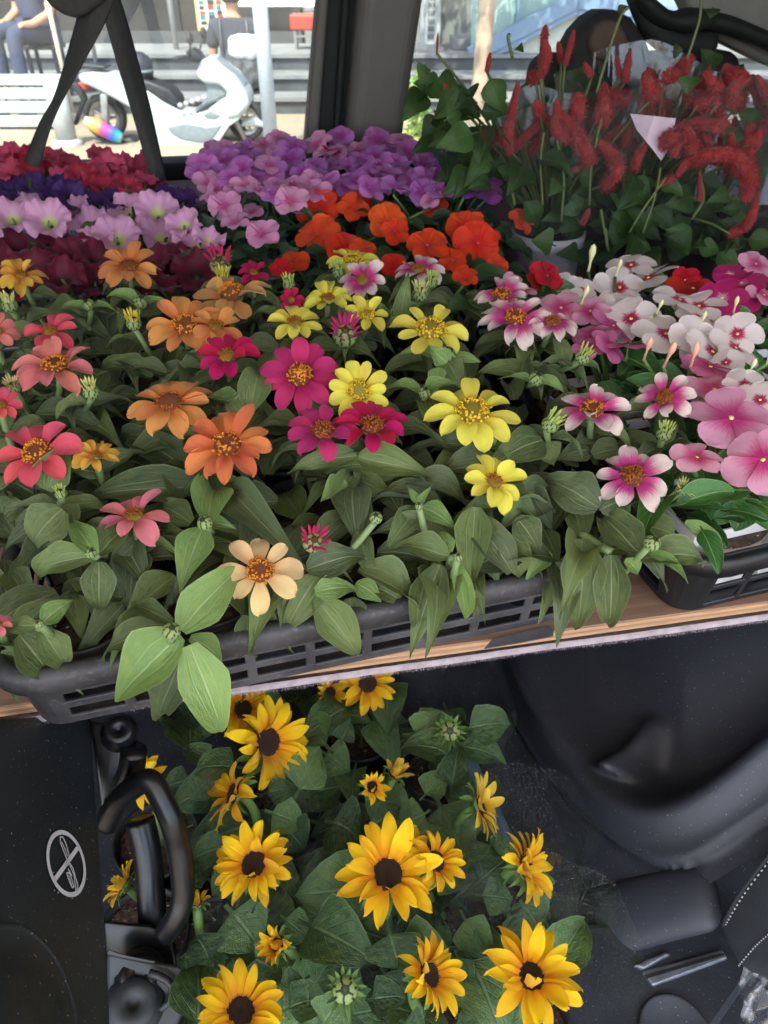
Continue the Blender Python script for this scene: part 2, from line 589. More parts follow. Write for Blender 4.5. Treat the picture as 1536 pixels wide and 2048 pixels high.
# ------------------------------------------------------------------ right-hand inner trim of the van, sloping down to the floor
def wall_pt(Y, s):              # s: distance up the slope from the floor line
    return Vector((0.335 + s * 0.669 - 0.0 * Y, Y, 0.40 + s * 0.743))
WN = Vector((-0.743, 0, 0.669))
def seg_dist(p, poly):          # signed: positive above (inside of the U)
    best, sg = 1e9, 1
    for (x0, y0), (x1, y1) in zip(poly[:-1], poly[1:]):
        dx, dy = x1 - x0, y1 - y0
        t = max(0, min(1, ((p[0] - x0) * dx + (p[1] - y0) * dy) / (dx * dx + dy * dy)))
        d = math.hypot(p[0] - x0 - t * dx, p[1] - y0 - t * dy)
        if d < best:
            best = d
            sg = 1 if (dx * (p[1] - y0) - dy * (p[0] - x0)) < 0 else -1
    return best * sg
def chaikin(p, n=3):
    for _ in range(n):
        q = [p[0]]
        for a, b in zip(p[:-1], p[1:]):
            q += [(a[0] * .75 + b[0] * .25, a[1] * .75 + b[1] * .25), (a[0] * .25 + b[0] * .75, a[1] * .25 + b[1] * .75)]
        p = q + [p[-1]]
    return p
SEAM = chaikin([(930, 1240), (1000, 1400), (1045, 1485), (1105, 1575), (1185, 1655), (1260, 1708), (1330, 1742), (1400, 1732), (1470, 1690), (1560, 1625), (1900, 1400)])
POCK = chaikin([(1080, 1240), (1120, 1400), (1180, 1505), (1240, 1572), (1310, 1605), (1380, 1592), (1460, 1540), (1560, 1455), (1900, 1200)])
INNER = chaikin([(1000, 1240), (1040, 1350), (1100, 1440), (1180, 1520)])
CATCH = [(1272, 1432), (1236, 1552)]
def sst(x, a, b):
    t = max(0, min(1, (x - a) / (b - a)))
    return t * t * (3 - 2 * t)
def wall_disp(u, v):
    d = 0.0
    s = seg_dist((u, v), SEAM)
    d -= 0.005 * math.exp(-(s / 3.5) ** 2)
    d += 0.012 * sst(s, 0, 14)
    p = seg_dist((u, v), POCK)
    d += 0.020 * math.exp(-((p + 38) / 34) ** 2)
    d -= 0.060 * sst(p, -25, 70)
    d += 0.018 * sst(p, 90, 260)
    # raised catch inside the pocket
    (x0, y0), (x1, y1) = CATCH
    dx, dy = x1 - x0, y1 - y0
    t = ((u - x0) * dx + (v - y0) * dy) / (dx * dx + dy * dy)
    tt = max(0, min(1, t))
    q = math.hypot(u - x0 - tt * dx, v - y0 - tt * dy)
    d += 0.050 * math.exp(-(q / 26) ** 2) * sst(t, -0.5, 0.75) * (1 - sst(t, 0.93, 1.08))
    d += 0.004 * math.exp(-(seg_dist((u, v), INNER) / 8) ** 2)
    return d
def wall_fn(a, b):
    p = wall_pt(0.12 + a * 1.5, -0.03 + b * 0.62)
    u, v = pix(p)
    q = p + WN * wall_disp(u, v)
    if b < 0.12:                 # the foot of the panel turns under
        q.z -= (0.12 - b) * 0.05
    return q
CUT = chaikin([(900, 1720), (1080, 1782), (1135, 1812), (1200, 1806), (1300, 1782), (1440, 1762), (1560, 1690), (1900, 1500)])
wmb = MB().grid(260, 190, wall_fn)
keep = [i for i, f in enumerate(wmb.f) if seg_dist(pix(sum((Vector(wmb.v[k]) for k in f), Vector()) / 4), CUT) > 0]
wmb.f, wmb.m, wmb.uv = [wmb.f[i] for i in keep], [wmb.m[i] for i in keep], [wmb.uv[i] for i in keep]
wmb.build('side_trim', m_black, van, smooth=True)
def wp(u, v, off=0.0):          # pixel -> place on the sloping trim, raised by off
    d = ray(u, v)
    o = wall_pt(0, 0) + WN * off
    return CAM + d * ((o - CAM).dot(WN) / d.dot(WN))
# rounded trim ledge below the side panel
led = smooth_path([wp(u, v, o) for u, v, o in [(1030, 1935, -0.03), (1110, 1880, -0.012), (1200, 1848, -.004), (1300, 1818, -.004), (1390, 1800, -.006), (1440, 1796, -0.012)]], 6)
n_l = len(led)
rad = [(0.034 - 0.012 * i / n_l) * (1 if i < n_l - 5 else max(0.25, 1 - ((i - n_l + 6) / 6.5) ** 2)) for i in range(n_l)]
MB().tube(led, [r * 1.35 for r in rad], 22, flat=0.42, upref=WN).build('trim_ledge', m_black, van, smooth=True)
# floor trim: raised scuff plate with embossed ribs and the bare metal rail let into it
fz = FLOOR + 0.004
q = [PZ(u, v, fz) for u, v in [(1000, 1880), (1290, 1850), (1480, 1840), (1540, 1900), (1400, 2100), (1000, 2100)]]
MB().add([(p.x, p.y, fz) for p in q] + [(p.x, p.y, fz + 0.02) for p in q], [tuple(range(6)), tuple(range(6, 12))] + [(i, (i + 1) % 6, 6 + (i + 1) % 6, 6 + i) for i in range(6)]).build('scuff_plate', m_floor, van, bevel=0.006, recalc=True)
m_steel = M_plain('scratched rail steel', srgb(150, 160, 172), 0.38, metal=0.75, var=0.2, nscale=60)
rz = fz + 0.024
def flat_poly(name, poly, z0, z1, mat, parent, bevel=0.0):
    q = [PZ(u, v, z1) for u, v in poly]
    n = len(q)
    return MB().add([(p.x, p.y, z0) for p in q] + [(p.x, p.y, z1) for p in q], [tuple(range(n)), tuple(range(n, 2 * n))] + [(i, (i + 1) % n, n + (i + 1) % n, n + i) for i in range(n)]).build(name, mat, parent, bevel=bevel, recalc=True)
rail = flat_poly('seat_rail', [(1284, 1942), (1444, 1898), (1456, 1916), (1306, 1972)], rz - 0.01, rz, m_steel, van, 0.002)
flat_poly('rail_groove', [(1290, 1950), (1446, 1906), (1449, 1910), (1295, 1956)], rz, rz + 0.002, m_rubber, rail)
flat_poly('seat_rail', [(1268, 1930), (1330, 1903), (1342, 1908), (1288, 1938)], rz - 0.01, rz + 0.001, m_steel, van, 0.002)
cpos = PZ(1352, 2068, rz)
MB().lathe([(0.0, 0.0), (0.034, 0.0), (0.036, 0.0025), (0.038, 0.0), (0.038, -0.004)], 40, Matrix.Translation(cpos)).build('floor_cap', m_floor, van, smooth=True)

# ------------------------------------------------------------------ bench seat corner, lower right
seat = empty('bench_seat', PZ(1500, 1800, FLOOR), 'dark cloth bench seat with pale stitching beside the moulded trim', 'seat')
m_seat = M_plain('dark seat cloth', srgb(38, 42, 48), 0.9, var=0.15, bump=0.5, bscale=900)
m_stitch = M_plain('pale stitching', srgb(170, 172, 170), 0.8)
def seat_pt(u, v): return wp(u, v, 0.03)
sq = [seat_pt(u, v) for u, v in [(1436, 1868), (1428, 1842), (1460, 1790), (1536, 1690), (1700, 1500), (1800, 1800), (1700, 1990), (1560, 1960), (1480, 1938)]]
n = len(sq)
MB().add([p - WN * 0.07 for p in sq] + sq, [tuple(range(n)), tuple(range(n, 2 * n))] + [(i, (i + 1) % n, n + (i + 1) % n, n + i) for i in range(n)]).build('cushion', m_seat, seat, bevel=0.014, seg=4, recalc=True, smooth=True)
sp2 = smooth_path([seat_pt(u, v) + WN * 0.001 for u, v in [(1446, 1852), (1478, 1792), (1530, 1722), (1580, 1660)]], 10)
MB().tube(sp2, 0.0022, 6).build('piping', m_seat, seat, smooth=True)
def stitch_line(pts, parent):
    mb = MB()
    for k in range(0, len(pts) - 1, 2):
        mb.tube([pts[k], pts[k].lerp(pts[k + 1], 0.9)], 0.0008, 5)
    mb.build('stitching', m_stitch, parent, smooth=True)
stitch_line(smooth_path([seat_pt(u, v) + WN * 0.001 for u, v in [(1452, 1850), (1484, 1796), (1536, 1726), (1586, 1664)]], 16), seat)
stitch_line(smooth_path([seat_pt(u, v) + WN * 0.001 for u, v in [(1478, 1932), (1510, 1894), (1545, 1862), (1590, 1820)]], 16), seat)
# folded plastic bag beside the seat
bag = empty('plastic_bag', PZ(1510, 2010, FLOOR + 0.02), 'crumpled dark clear plastic bag with a green leaf on the floor by the seat', 'bag')
def bag_fn(a, b):
    p = PZ(1486 + a * 120, 1935 + b * 170, 0.46 - 0.03 * b)
    k = noise.noise(Vector((a * 5, b * 6, 1.3)))
    p.z += k * 0.035
    return p
MB().grid(16, 18, bag_fn).build('film', M_film('crumpled bag film', 0.3, 0.10, 30), bag, smooth=True)

# ------------------------------------------------------------------ the shelf board
shelf = empty('shelf_board', (0.2, 0.45, SH), 'plywood shelf board with felt-lined underside carrying the flower trays', 'shelf')
def M_wood(name, c1, c2, across=False):
    t = NT(name)
    g = t.noise(9, 5, stretch=(0.6, 12, 40) if not across else (3, 3, 60), dist=0.6)
    c = t.mix(t.sstep(g, 0.3, 0.7), c1, c2)
    st = t.noise(5, 4)
    c = t.mix(t.math('MULTIPLY', t.sstep(st, 0.5, 0.72), 0.55), c, srgb(96, 70, 54))
    t.base(c)
    t.rough(0.75)
    t.bump(g, 0.35, 0.001)
    return t.mat
m_ply = M_wood('plywood face', srgb(128, 100, 82), srgb(156, 124, 100))
m_plye = M_wood('plywood edge', srgb(168, 126, 90), srgb(196, 156, 116), True)
m_felt = M_plain('grey felt', srgb(170, 158, 164), 1.0, var=0.15, nscale=80, bump=0.9, bscale=700)
EA, EB = PZ(0, 1412, SH), PZ(1536, 1202, SH)           # front edge as it shows in the picture
ed = (EB - EA).normalized()
edn = Vector((-ed.y, ed.x, 0))
def shelf_box(name, a0, a1, b0, b1, z0, z1, mat, bevel=0.0):
    Mx = Matrix.Identity(4)
    for i in range(3):
        Mx[i][0], Mx[i][1], Mx[i][3] = ed[i], edn[i], EA[i]
    Mx[2][3] = 0
    return MB().box((a0, b0, z0), (a1, b1, z1), Mx).build(name, mat, shelf, bevel=bevel)
LW = (EB - EA).length
shelf_box('plywood_board', -0.55, LW + 0.85, 0.0, WY - EA.y - 0.02, SH - 0.003, SH, m_ply)
for k, mt in enumerate((m_plye, m_ply, m_plye)):
    shelf_box('plywood_layer', -0.55, LW + 0.85, 0.0008 * k, WY - EA.y - 0.02, SH - 0.003 - 0.0042 * (k + 1), SH - 0.003 - 0.0042 * k - 0.0002, mt, 0.0006)
# felt: ragged, fuzzy lower edge
zt = SH - 0.0160
def felt_fn(a, b):
    s = -0.55 + a * (LW + 1.4)
    k = noise.noise(Vector((s * 9, 0.3, 0))) * 0.0022 + noise.noise(Vector((s * 60, 2.3, 0))) * 0.0007
    prof = [(-0.0016, 0.0), (-0.0046, -0.0014), (-0.0052 , -0.0045), (-0.002, -0.0075), (0.3, -0.008)]
    i = min(3, int(b * 4)); t = b * 4 - i
    y = prof[i][0] * (1 - t) + prof[i + 1][0] * t
    z = prof[i][1] * (1 - t) + prof[i + 1][1] * t
    p = EA + ed * s + edn * (y - k)
    return Vector((p.x, p.y, zt + z + k * 0.6))
MB().grid(420, 4, felt_fn).build('felt_lining', m_felt, shelf, smooth=True)
fz_mb = MB()
for k in range(5200):
    s = rnd.uniform(-0.1, LW + 0.12)
    p = EA + ed * s + edn * (-0.0045 - noise.noise(Vector((s * 9, 0.3, 0))) * 0.0022)
    p = Vector((p.x, p.y, zt + rnd.uniform(-0.0075, -0.001)))
    d = Vector((rnd.gauss(0, 1), -1.0 + rnd.gauss(0, .5), -0.9 + rnd.gauss(0, .6))).normalized() * rnd.uniform(0.0012, 0.0032)
    w = Vector((0.00012, 0, 0))
    fz_mb.add([p - w, p + w, p + d], [(0, 1, 2)])
tag(fz_mb.build('felt_fibres', m_felt, shelf), kind='stuff')
# worn dark tape stuck along the front of the board
m_tape = M_plain('worn dark tape', srgb(92, 90, 92), 0.6, var=0.3, nscale=40, bump=0.3, bscale=150)
tp = [(968, 1297), (985, 1278), (1096, 1252), (1108, 1260), (1106, 1272), (1040, 1285)]
flat_poly('tape_strip', tp, SH + 0.0004, SH + 0.0016, m_tape, shelf)

# ------------------------------------------------------------------ street outside, in street axes (turned with the view)
def M_paving():
    t = NT('pale pavement')
    br = t.node('ShaderNodeTexBrick')
    tc = t.node('ShaderNodeTexCoord')
    t.link(tc.outputs['Object'], br.inputs['Vector'])
    br.inputs['Scale'].default_value = 1.0
    br.inputs['Brick Width'].default_value = 0.6
    br.inputs['Row Height'].default_value = 0.3
    br.inputs['Mortar Size'].default_value = 0.006
    br.inputs['Color1'].default_value = srgb(158, 141, 118)
    br.inputs['Color2'].default_value = srgb(148, 133, 112)
    br.inputs['Mortar'].default_value = srgb(130, 120, 110)
    n = t.noise(2.2, 5)
    c = t.mix(t.math('MULTIPLY', t.sstep(n, 0.4, 0.75), 0.3), br.outputs[0], srgb(150, 140, 128))
    t.base(c)
    t.rough(0.85)
    t.bump(t.noise(60, 3), 0.2, 0.004)
    return t.mat
m_pave = M_paving()
ground = MB().grid(1, 1, lambda a, b: street(-60 + a * 120, -40 + b * 110, 0.0)).build('ground', m_pave)
tag(ground, kind='structure')
m_asph = M_plain('asphalt', srgb(88, 88, 90), 0.9, var=0.2, nscale=4, bump=0.4, bscale=120)
road = MB().grid(1, 1, lambda a, b: street(-40 + a * 80, -12 + b * 8.6, 0.004)).build('road', m_asph)
tag(road, kind='structure')
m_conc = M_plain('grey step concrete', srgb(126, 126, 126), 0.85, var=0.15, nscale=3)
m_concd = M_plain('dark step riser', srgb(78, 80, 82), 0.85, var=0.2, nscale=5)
m_wht = M_plain('white painted masonry', srgb(170, 172, 172), 0.6, var=0.05)
def street_box(name, x0, x1, y0, y1, z0, z1, mat, parent=None, bevel=0.0):
    Mx = Matrix.Rotation(-YAW, 4, 'Z')
    return MB().box((x0, y0, z0), (x1, y1, z1), Mx).build(name, mat, parent, bevel=bevel)
def street_empty(name, xc, yc, z, *a):
    return empty(name, street(xc, yc, z), *a, rz=-YAW)
terr = street_empty('terrace_steps', 0, 9.3, 0.0, 'grey concrete terrace steps along the shop front behind the white scooter', 'steps')
for k in range(3):
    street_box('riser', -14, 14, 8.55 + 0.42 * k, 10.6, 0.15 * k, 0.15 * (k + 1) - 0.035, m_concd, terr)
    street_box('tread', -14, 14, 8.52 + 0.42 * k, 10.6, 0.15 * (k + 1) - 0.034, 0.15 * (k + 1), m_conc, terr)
TZ = 0.45
# shop front
m_dkgl = M_plain('dark shop glazing', srgb(58, 58, 58), 0.15, var=0.35, nscale=1.2)
m_shop = M_plain('warm shop wall', srgb(112, 104, 96), 0.6, var=0.2, nscale=2)
m_frame = M_plain('dark shop frame', srgb(44, 46, 48), 0.5)
shop = street_empty('shop_building', 0, 10.7, TZ, 'dark glazed shop front across the street above the terrace steps', 'building')
street_box('wall', -14, 14, 10.75, 11.2, 0, 5.2, m_shop, shop)
xs = [-7.2, -5.4, -4.0, -2.5, -1.05]
for a, b in zip(xs[:-1], xs[1:]):
    street_box('shop_window', a + 0.06, b - 0.06, 10.70, 10.745, TZ + 0.12, 3.2, m_dkgl, shop)
for a in xs:
    street_box('mullion', a - 0.05, a + 0.05, 10.66, 10.75, TZ, 3.2, m_frame, shop)
street_box('plinth', -7.3, -1.0, 10.62, 10.75, TZ, TZ + 0.12, m_concd, shop)
m_lamp = NT('strip lamp')
m_lamp.b.inputs['Emission Color'].default_value = (1, 1, 0.98, 1)
m_lamp.b.inputs['Emission Strength'].default_value = 1.6
for k in range(3):
    x, z = PC(505 + 55 * k, 6, 10.5)
    street_box('strip_lamp', x - 0.16, x + 0.16, 10.48, 10.54, z - 0.03, z + 0.03, m_lamp.mat, shop)
# poster on the shop glass: cream sheet with dark and coloured marks, too small to read
m_cream = M_plain('cream poster', srgb(226, 220, 190), 0.5, var=0.04)
m_red = M_plain('red paint', srgb(176, 62, 44), 0.5)
m_teal = M_plain('teal paint', srgb(60, 120, 122), 0.5)
m_mark = M_plain('poster marks', srgb(50, 60, 56), 0.6)
m_yel = M_plain('yellow border', srgb(214, 180, 60), 0.6)
x0, z0 = PC(396, 62, 10.4); x1, z1 = PC(452, -20, 10.4)
pst = street_empty('shop_poster', (x0 + x1) / 2, 10.4, z0, 'cream poster board with a yellow border and small dark pictures beside the shop', 'sign')
street_box('board', x0, x1, 10.40, 10.43, z0, z1, m_yel, pst)
street_box('sheet', x0 + 0.02, x1 - 0.02, 10.388, 10.399, z0 + 0.02, z1 - 0.02, m_cream, pst)
for j in range(6):
    for i in range(3):
        xx = x0 + 0.05 + i * (x1 - x0 - 0.08) / 3; zz = z0 + 0.06 + j * (z1 - z0 - 0.1) / 6
        street_box('picture', xx, xx + 0.05 + 0.03 * rnd.random(), 10.384, 10.3875, zz, zz + 0.03 + 0.02 * rnd.random(), [m_mark, m_red, m_teal][(i + j * 2) % 3], pst)
# right-hand house: grey wall with a white lattice window, ledge, glazed stair with blue-grey beams
m_gwall = M_plain('grey rendered wall', srgb(126, 126, 122), 0.85, var=0.1, nscale=2)
hs = street_empty('grey_house', 2.5, 11.0, TZ, 'grey rendered house with a white lattice window beside the glazed stair', 'building')
street_box('wall', -0.95, 9.0, 10.6, 10.74, 0.0, 5.2, m_gwall, hs)
x0, z0 = PC(846, 84, 10.5); x1, z1 = PC(880, -60, 10.5)
lw_ = street_box('lattice_window', x0 - 0.03, x1 + 0.03, 10.50, 10.59, z0 - 0.03, z1, m_wht, hs)
for j in range(9):
    for i in range(3):
        xx = x0 + 0.055 + i * (x1 - x0 - 0.09) / 3; zz = z0 + 0.03 + j * (z1 - z0) / 9
        street_box('pane', xx, xx + (x1 - x0 - 0.14) / 3, 10.488, 10.499, zz, zz + (z1 - z0) / 9 - 0.03, m_dkgl, lw_)
xa, za = PC(905, 100, 10.1); xb, zb = PC(945, 76, 10.1)
street_box('ledge', xa, xb + 0.3, 9.9, 10.6, za, zb, m_conc, hs)
xa, za = PC(885, 108, 9.9)
street_box('ledge', xa, xa + 1.0, 9.7, 10.6, TZ, za + 0.02, m_conc, hs)
stair = street_empty('glazed_stair', 2.6, 9.6, TZ, 'glazed outdoor stair with blue-grey steel beams and teal glass', 'stair')
m_beam = M_plain('blue-grey beam paint', srgb(120, 140, 166), 0.5, var=0.05)
m_tglass = M_plain('teal stair glass', srgb(150, 176, 172), 0.2, var=0.05)
def beam(pa, pb, w, y, name='beam', mat=m_beam):
    xa, za = PC(*pa, y); xb, zb = PC(*pb, y)
    Mx = Matrix.Rotation(-YAW, 4, 'Z')
    L = math.hypot(xb - xa, zb - za)
    dx, dz = (xb - xa) / L, (zb - za) / L
    nx, nz = -dz * w / 2, dx * w / 2
    poly = [(xa - nx, za - nz), (xb - nx, zb - nz), (xb + nx, zb + nz), (xa + nx, za + nz)]
    return MB().prism(poly, y, y + 0.1, Mx).build(name, mat, stair, recalc=True)
beam((940, 112), (1158, 0), 0.14, 9.4)
beam((940, 134), (1158, 22), 0.05, 9.42)
beam((1156, 2), (1420, 40), 0.13, 9.4)
beam((1156, 24), (1420, 62), 0.05, 9.42)
poly = [(942, 100), (1150, -6), (1150, -160), (942, -160)]
pts = [PC(u, v, 9.6) for u, v in poly]
MB().prism(pts, 9.6, 9.62, Matrix.Rotation(-YAW, 4, 'Z')).build('glass_panel', m_tglass, stair, recalc=True)
pts = [PC(u, v, 9.6) for u, v in [(1160, -2), (1420, 34), (1420, -160), (1160, -160)]]
MB().prism(pts, 9.6, 9.62, Matrix.Rotation(-YAW, 4, 'Z')).build('glass_panel', m_tglass, stair, recalc=True)
beam((1035, 60), (1042, -100), 0.03, 9.5, 'glazing_bar')
pts = [PC(u, v, 9.55) for u, v in [(944, 130), (1156, 26), (1420, 64), (1420, 240), (944, 240)]]
MB().prism(pts, 9.52, 9.6, Matrix.Rotation(-YAW, 4, 'Z')).build('side_wall', M_plain('pale stair wall', srgb(190, 190, 178), 0.7, var=0.06), stair, recalc=True)
# poles and bollards
m_pole = M_plain('pale grey pole paint', srgb(176, 186, 198), 0.5, var=0.06)
def pole(u, v0, v1, wpx, yc, name, label, cat, mat=m_pole):
    x0, zb = PC(u, v1, yc)
    x1, zt_ = PC(u, v0, yc)
    r = wpx / 2 * yc / 1.1 / FPX
    e = street_empty(name, x0, yc, max(0, zb), label, cat)
    MB().tube([street(x0, yc, 0.0), street(x0, yc, zt_)], r, 16).build('shaft', mat, e, smooth=True)
    MB().lathe([(r * 1.5, 0.0), (r * 1.5, 0.03), (r * 1.05, 0.05)], 16, Matrix.Translation(street(x0, yc, 0.0))).build('collar', mat, e, smooth=True)
    return e
pole(543, -260, 290, 28, 6.6, 'street_pole', 'tall pale blue-grey steel pole in front of the scooter front wheel', 'pole')
bl = pole(134, 160, 280, 40, 7.0, 'bollard', 'stout white bollard behind the scooter tail', 'bollard', m_wht)
pole(114, -60, 88, 8, 8.3, 'sign_post', 'thin cream post beside the person in dark blue', 'post', M_plain('cream post paint', srgb(205, 195, 170), 0.5))
pole(187, -60, 100, 8, 8.2, 'sign_post', 'thin grey-brown post behind the hanging strap', 'post', m_concd)
pole(353, -200, 98, 10, 9.9, 'awning_post', 'thin grey post rising from the terrace before the shop glass', 'post', m_conc)
# white stepped block on the left
blk = street_empty('white_bench', PC(40, 150, 7.9)[0], 7.9, 0, 'long white slatted street bench beside the pavement', 'bench')
x0 = PC(-60, 150, 7.9)[0]; x1 = PC(112, 150, 7.9)[0]
for k in range(4):
    street_box('slat', x0, x1, 7.70 + k * 0.11, 7.80 + k * 0.11, 0.02 + 0.10 * k, 0.105 + 0.10 * k, m_wht, blk, 0.006)
for x in (x0 + 0.15, (x0 + x1) / 2, x1 - 0.15):
    street_box('leg', x - 0.03, x + 0.03, 7.82, 8.12, 0, 0.10, m_wht, blk)
    street_box('bracket', x - 0.02, x + 0.02, 8.10, 8.16, 0.10, 0.38, m_wht, blk)
# bar stool with a red seat
x, z = PC(609, 64, 9.9)
st = street_empty('bar_stool', x, 9.9, TZ, 'red-topped bar stool with pale legs on the shop terrace', 'stool')
street_box('seat', x - 0.15, x + 0.15, 9.8, 10.05, z + 0.02, z + 0.17, m_red, st, 0.02)
for dx in (-0.1, 0.1):
    for dy in (9.83, 10.02):
        street_box('leg', x + dx - 0.014, x + dx + 0.014, dy - 0.014, dy + 0.014, TZ, z + 0.02, m_conc, st)
street_box('footrest', x - 0.1, x + 0.1, 9.82, 9.84, TZ + 0.12, TZ + 0.14, m_conc, st)
# street tree trunk and a low shrub seen through the right window
m_bark = M_plain('pale bark', srgb(170, 148, 128), 0.9, var=0.25, nscale=8, bump=0.6, bscale=40)
tr = street_empty('street_tree', PC(962, 150, 8.6)[0], 8.6, 0.15, 'pale-trunked street tree before the glazed stair', 'tree')
pth = [street(PC(u, v, 8.6)[0], 8.6, PC(u, v, 8.6)[1]) for u, v in [(955, 200), (962, 150), (968, 80), (974, 10), (980, -90), (975, -260)]]
pth.insert(0, Vector((pth[0].x, pth[0].y, 0.0)))
MB().tube(smooth_path(pth, 4), 0.085, 12).build('trunk', m_bark, tr, smooth=True)
# tree crown (above the frame) and the low shrub
def M_fol(name, a, b):
    t = NT(name)
    c = t.mix(t.sstep(t.noise(3, 3), 0.35, 0.65), a, b)
    t.base(c); t.rough(0.6); t.thin(b, 0.3)
    return t.mat
m_fol = M_fol('street foliage', srgb(70, 104, 48), srgb(120, 160, 70))
def leaf_cloud(name, centre, rad, count, size, mat, parent):
    mb = MB()
    for k in range(count):
        d = Vector((rnd.gauss(0, 1), rnd.gauss(0, 1), rnd.gauss(0, 1))).normalized() * (rnd.random() ** 0.4)
        p = centre + Vector((d.x * rad[0], d.y * rad[1], d.z * rad[2]))
        if noise.noise(p * 2.3) < -0.15: continue
        n = Vector((rnd.gauss(0, 1), rnd.gauss(0, 1), rnd.gauss(0.6, 1))).normalized()
        a = n.orthogonal().normalized() * size * rnd.uniform(.6, 1.2)
        b = n.cross(a) * 0.5
        mb.add([p - a, p + b, p + a, p - b], [(0, 1, 2, 3)])
    return mb.build(name, mat, parent)
tp_ = pth[-1]
leaf_cloud('crown', tp_ + Vector((0, 0, 1.0)), (1.5, 1.5, 1.1), 2600, 0.09, m_fol, tr)
for k in range(5):
    a = k * 1.256
    MB().tube(bez(tp_ - Vector((0, 0, 0.3)), tp_ + Vector((math.cos(a) * .4, math.sin(a) * .4, .5)), tp_ + Vector((math.cos(a) * 1.0, math.sin(a) * 1.0, 1.1))), [0.05, .045, .04, .03, .025, .02, .012], 6).build('limb', m_bark, tr, smooth=True)
x, z = PC(832, 300, 7.4)
shr = street_empty('street_shrub', x, 7.4, 0, 'small bright green shrub on the pavement beyond the window pillar', 'shrub')
leaf_cloud('foliage', street(x, 7.4, 0.2), (0.14, 0.14, 0.34), 420, 0.035, M_fol('bright shrub leaves', srgb(110, 150, 60), srgb(160, 190, 90)), shr)
MB().tube([street(x, 7.4, 0), street(x, 7.4, 0.35)], 0.01, 6).build('stem', m_bark, shr, smooth=True)
x2, z2 = PC(834, 312, 6.2)
hedge = street_empty('low_plant', x2, 6.2, 0, 'low pale green ground plant at the pavement edge below the shrub', 'plant')
leaf_cloud('foliage', street(x2, 6.2, 0.07), (0.22, 0.2, 0.12), 380, 0.035, m_fol, hedge)

# awning added out of view over the van side, to shade and soften light
aw = empty('added_shade_awning', (0, -1.0, 0), 'unseen pale canvas awning added to shade the open van side', 'awning')
t = NT('added shade canvas')
t.base(srgb(205, 200, 190)); t.rough(0.9); t.thin(srgb(215, 205, 190), 0.5)
def aw_fn(a, b):
    return Vector((-2.6 + 5.4 * a, -2.3 + 2.45 * b, 2.32 + 0.13 * b + 0.03 * math.sin(a * 9) * math.sin(b * 3)))
MB().grid(20, 10, aw_fn).build('canvas', t.mat, aw, smooth=True)
for x in (-2.6, 2.8):
    MB().tube([(x, -2.3, 0), (x, -2.3, 2.32)], 0.02, 8).build('post', m_conc, aw, smooth=True)

# ------------------------------------------------------------------ white maxi scooter
SYC = 7.2
def Z1(zx, zy): return PC(zx / 2.4, zy / 2.4, SYC)
sx0 = Z1(850, 700)[0]
scoot = street_empty('motor_scooter', sx0, SYC, 0, 'white maxi scooter with a rainbow exhaust parked on the pavement', 'scooter')
m_wp = M_plain('white scooter paint', srgb(178, 186, 188), 0.22, var=0.02, spec=0.6)
m_gp = M_plain('grey scooter plastic', srgb(120, 128, 134), 0.45, var=0.1)
m_kp = M_plain('black scooter plastic', srgb(40, 42, 46), 0.5, var=0.15)
m_tyre = M_plain('tyre rubber', srgb(46, 46, 46), 0.8, var=0.2)
m_alu = M_plain('cast alloy', srgb(150, 150, 150), 0.4, metal=0.6)
MS = Matrix.Rotation(-YAW, 4, 'Z')
def sprism(name, poly, half, mat, parent=scoot, off=0.0, bevel=0.03):
    pts = [Z1(*q) for q in poly]
    return MB().prism(pts, SYC + off - half, SYC + off + half, MS).build(name, mat, parent, bevel=bevel, seg=4, recalc=True, smooth=True)
sprism('rear_cowl', [(396, 345), (455, 338), (540, 345), (640, 378), (735, 430), (800, 478), (880, 520), (960, 528), (930, 565), (840, 590), (770, 610), (705, 575), (650, 510), (560, 458), (470, 412), (410, 388)], 0.15, m_wp, bevel=0.05)
sprism('body_side', [(700, 560), (830, 570), (930, 540), (1010, 515), (1090, 455), (1205, 480), (1160, 560), (1115, 590), (1070, 660), (1010, 692), (900, 690), (860, 680), (940, 722), (890, 735), (790, 705), (735, 650)], 0.17, m_wp, bevel=0.035)
sprism('footwell_panel', [(825, 592), (912, 572), (1012, 592), (1085, 580), (1040, 648), (980, 668), (890, 650), (845, 625)], 0.178, m_gp, bevel=0.012)
sprism('side_vent', [(995, 535), (1030, 515), (1075, 540), (1050, 555), (1010, 550)], 0.176, m_gp, bevel=0.006)
sprism('front_fairing', [(960, 335), (985, 275), (1035, 266), (1085, 312), (1140, 350), (1195, 425), (1215, 490), (1165, 545), (1105, 560), (1090, 470), (1108, 432), (1070, 395), (1000, 390), (968, 360)], 0.19, m_wp, bevel=0.06)
sprism('leg_shield', [(985, 345), (1060, 365), (1108, 420), (1095, 450), (1000, 500), (945, 520), (1000, 470), (1010, 420)], 0.15, m_gp, bevel=0.02)
sprism('seat', [(640, 352), (668, 362), (740, 382), (830, 418), (868, 462), (880, 512), (820, 490), (735, 438), (650, 388)], 0.13, m_kp, bevel=0.04)
sprism('front_fender', [(1145, 606), (1172, 572), (1220, 552), (1262, 575), (1284, 612), (1240, 604), (1190, 604)], 0.07, m_wp, bevel=0.03)
sprism('windscreen', [(1045, 270), (1090, 312), (1140, 350), (1185, 400), (1172, 404), (1110, 350), (1060, 310)], 0.12, m_gp, bevel=0.01)
sprism('rear_rack', [(352, 325), (420, 300), (520, 312), (520, 328), (420, 322), (372, 345)], 0.09, m_kp, bevel=0.015)
sprism('tail_light', [(382, 392), (420, 385), (450, 420), (420, 432)], 0.08, m_red, bevel=0.015)
sprism('plate_bracket', [(350, 400), (372, 395), (420, 470), (372, 600), (355, 595), (392, 480)], 0.03, m_kp, bevel=0.008)
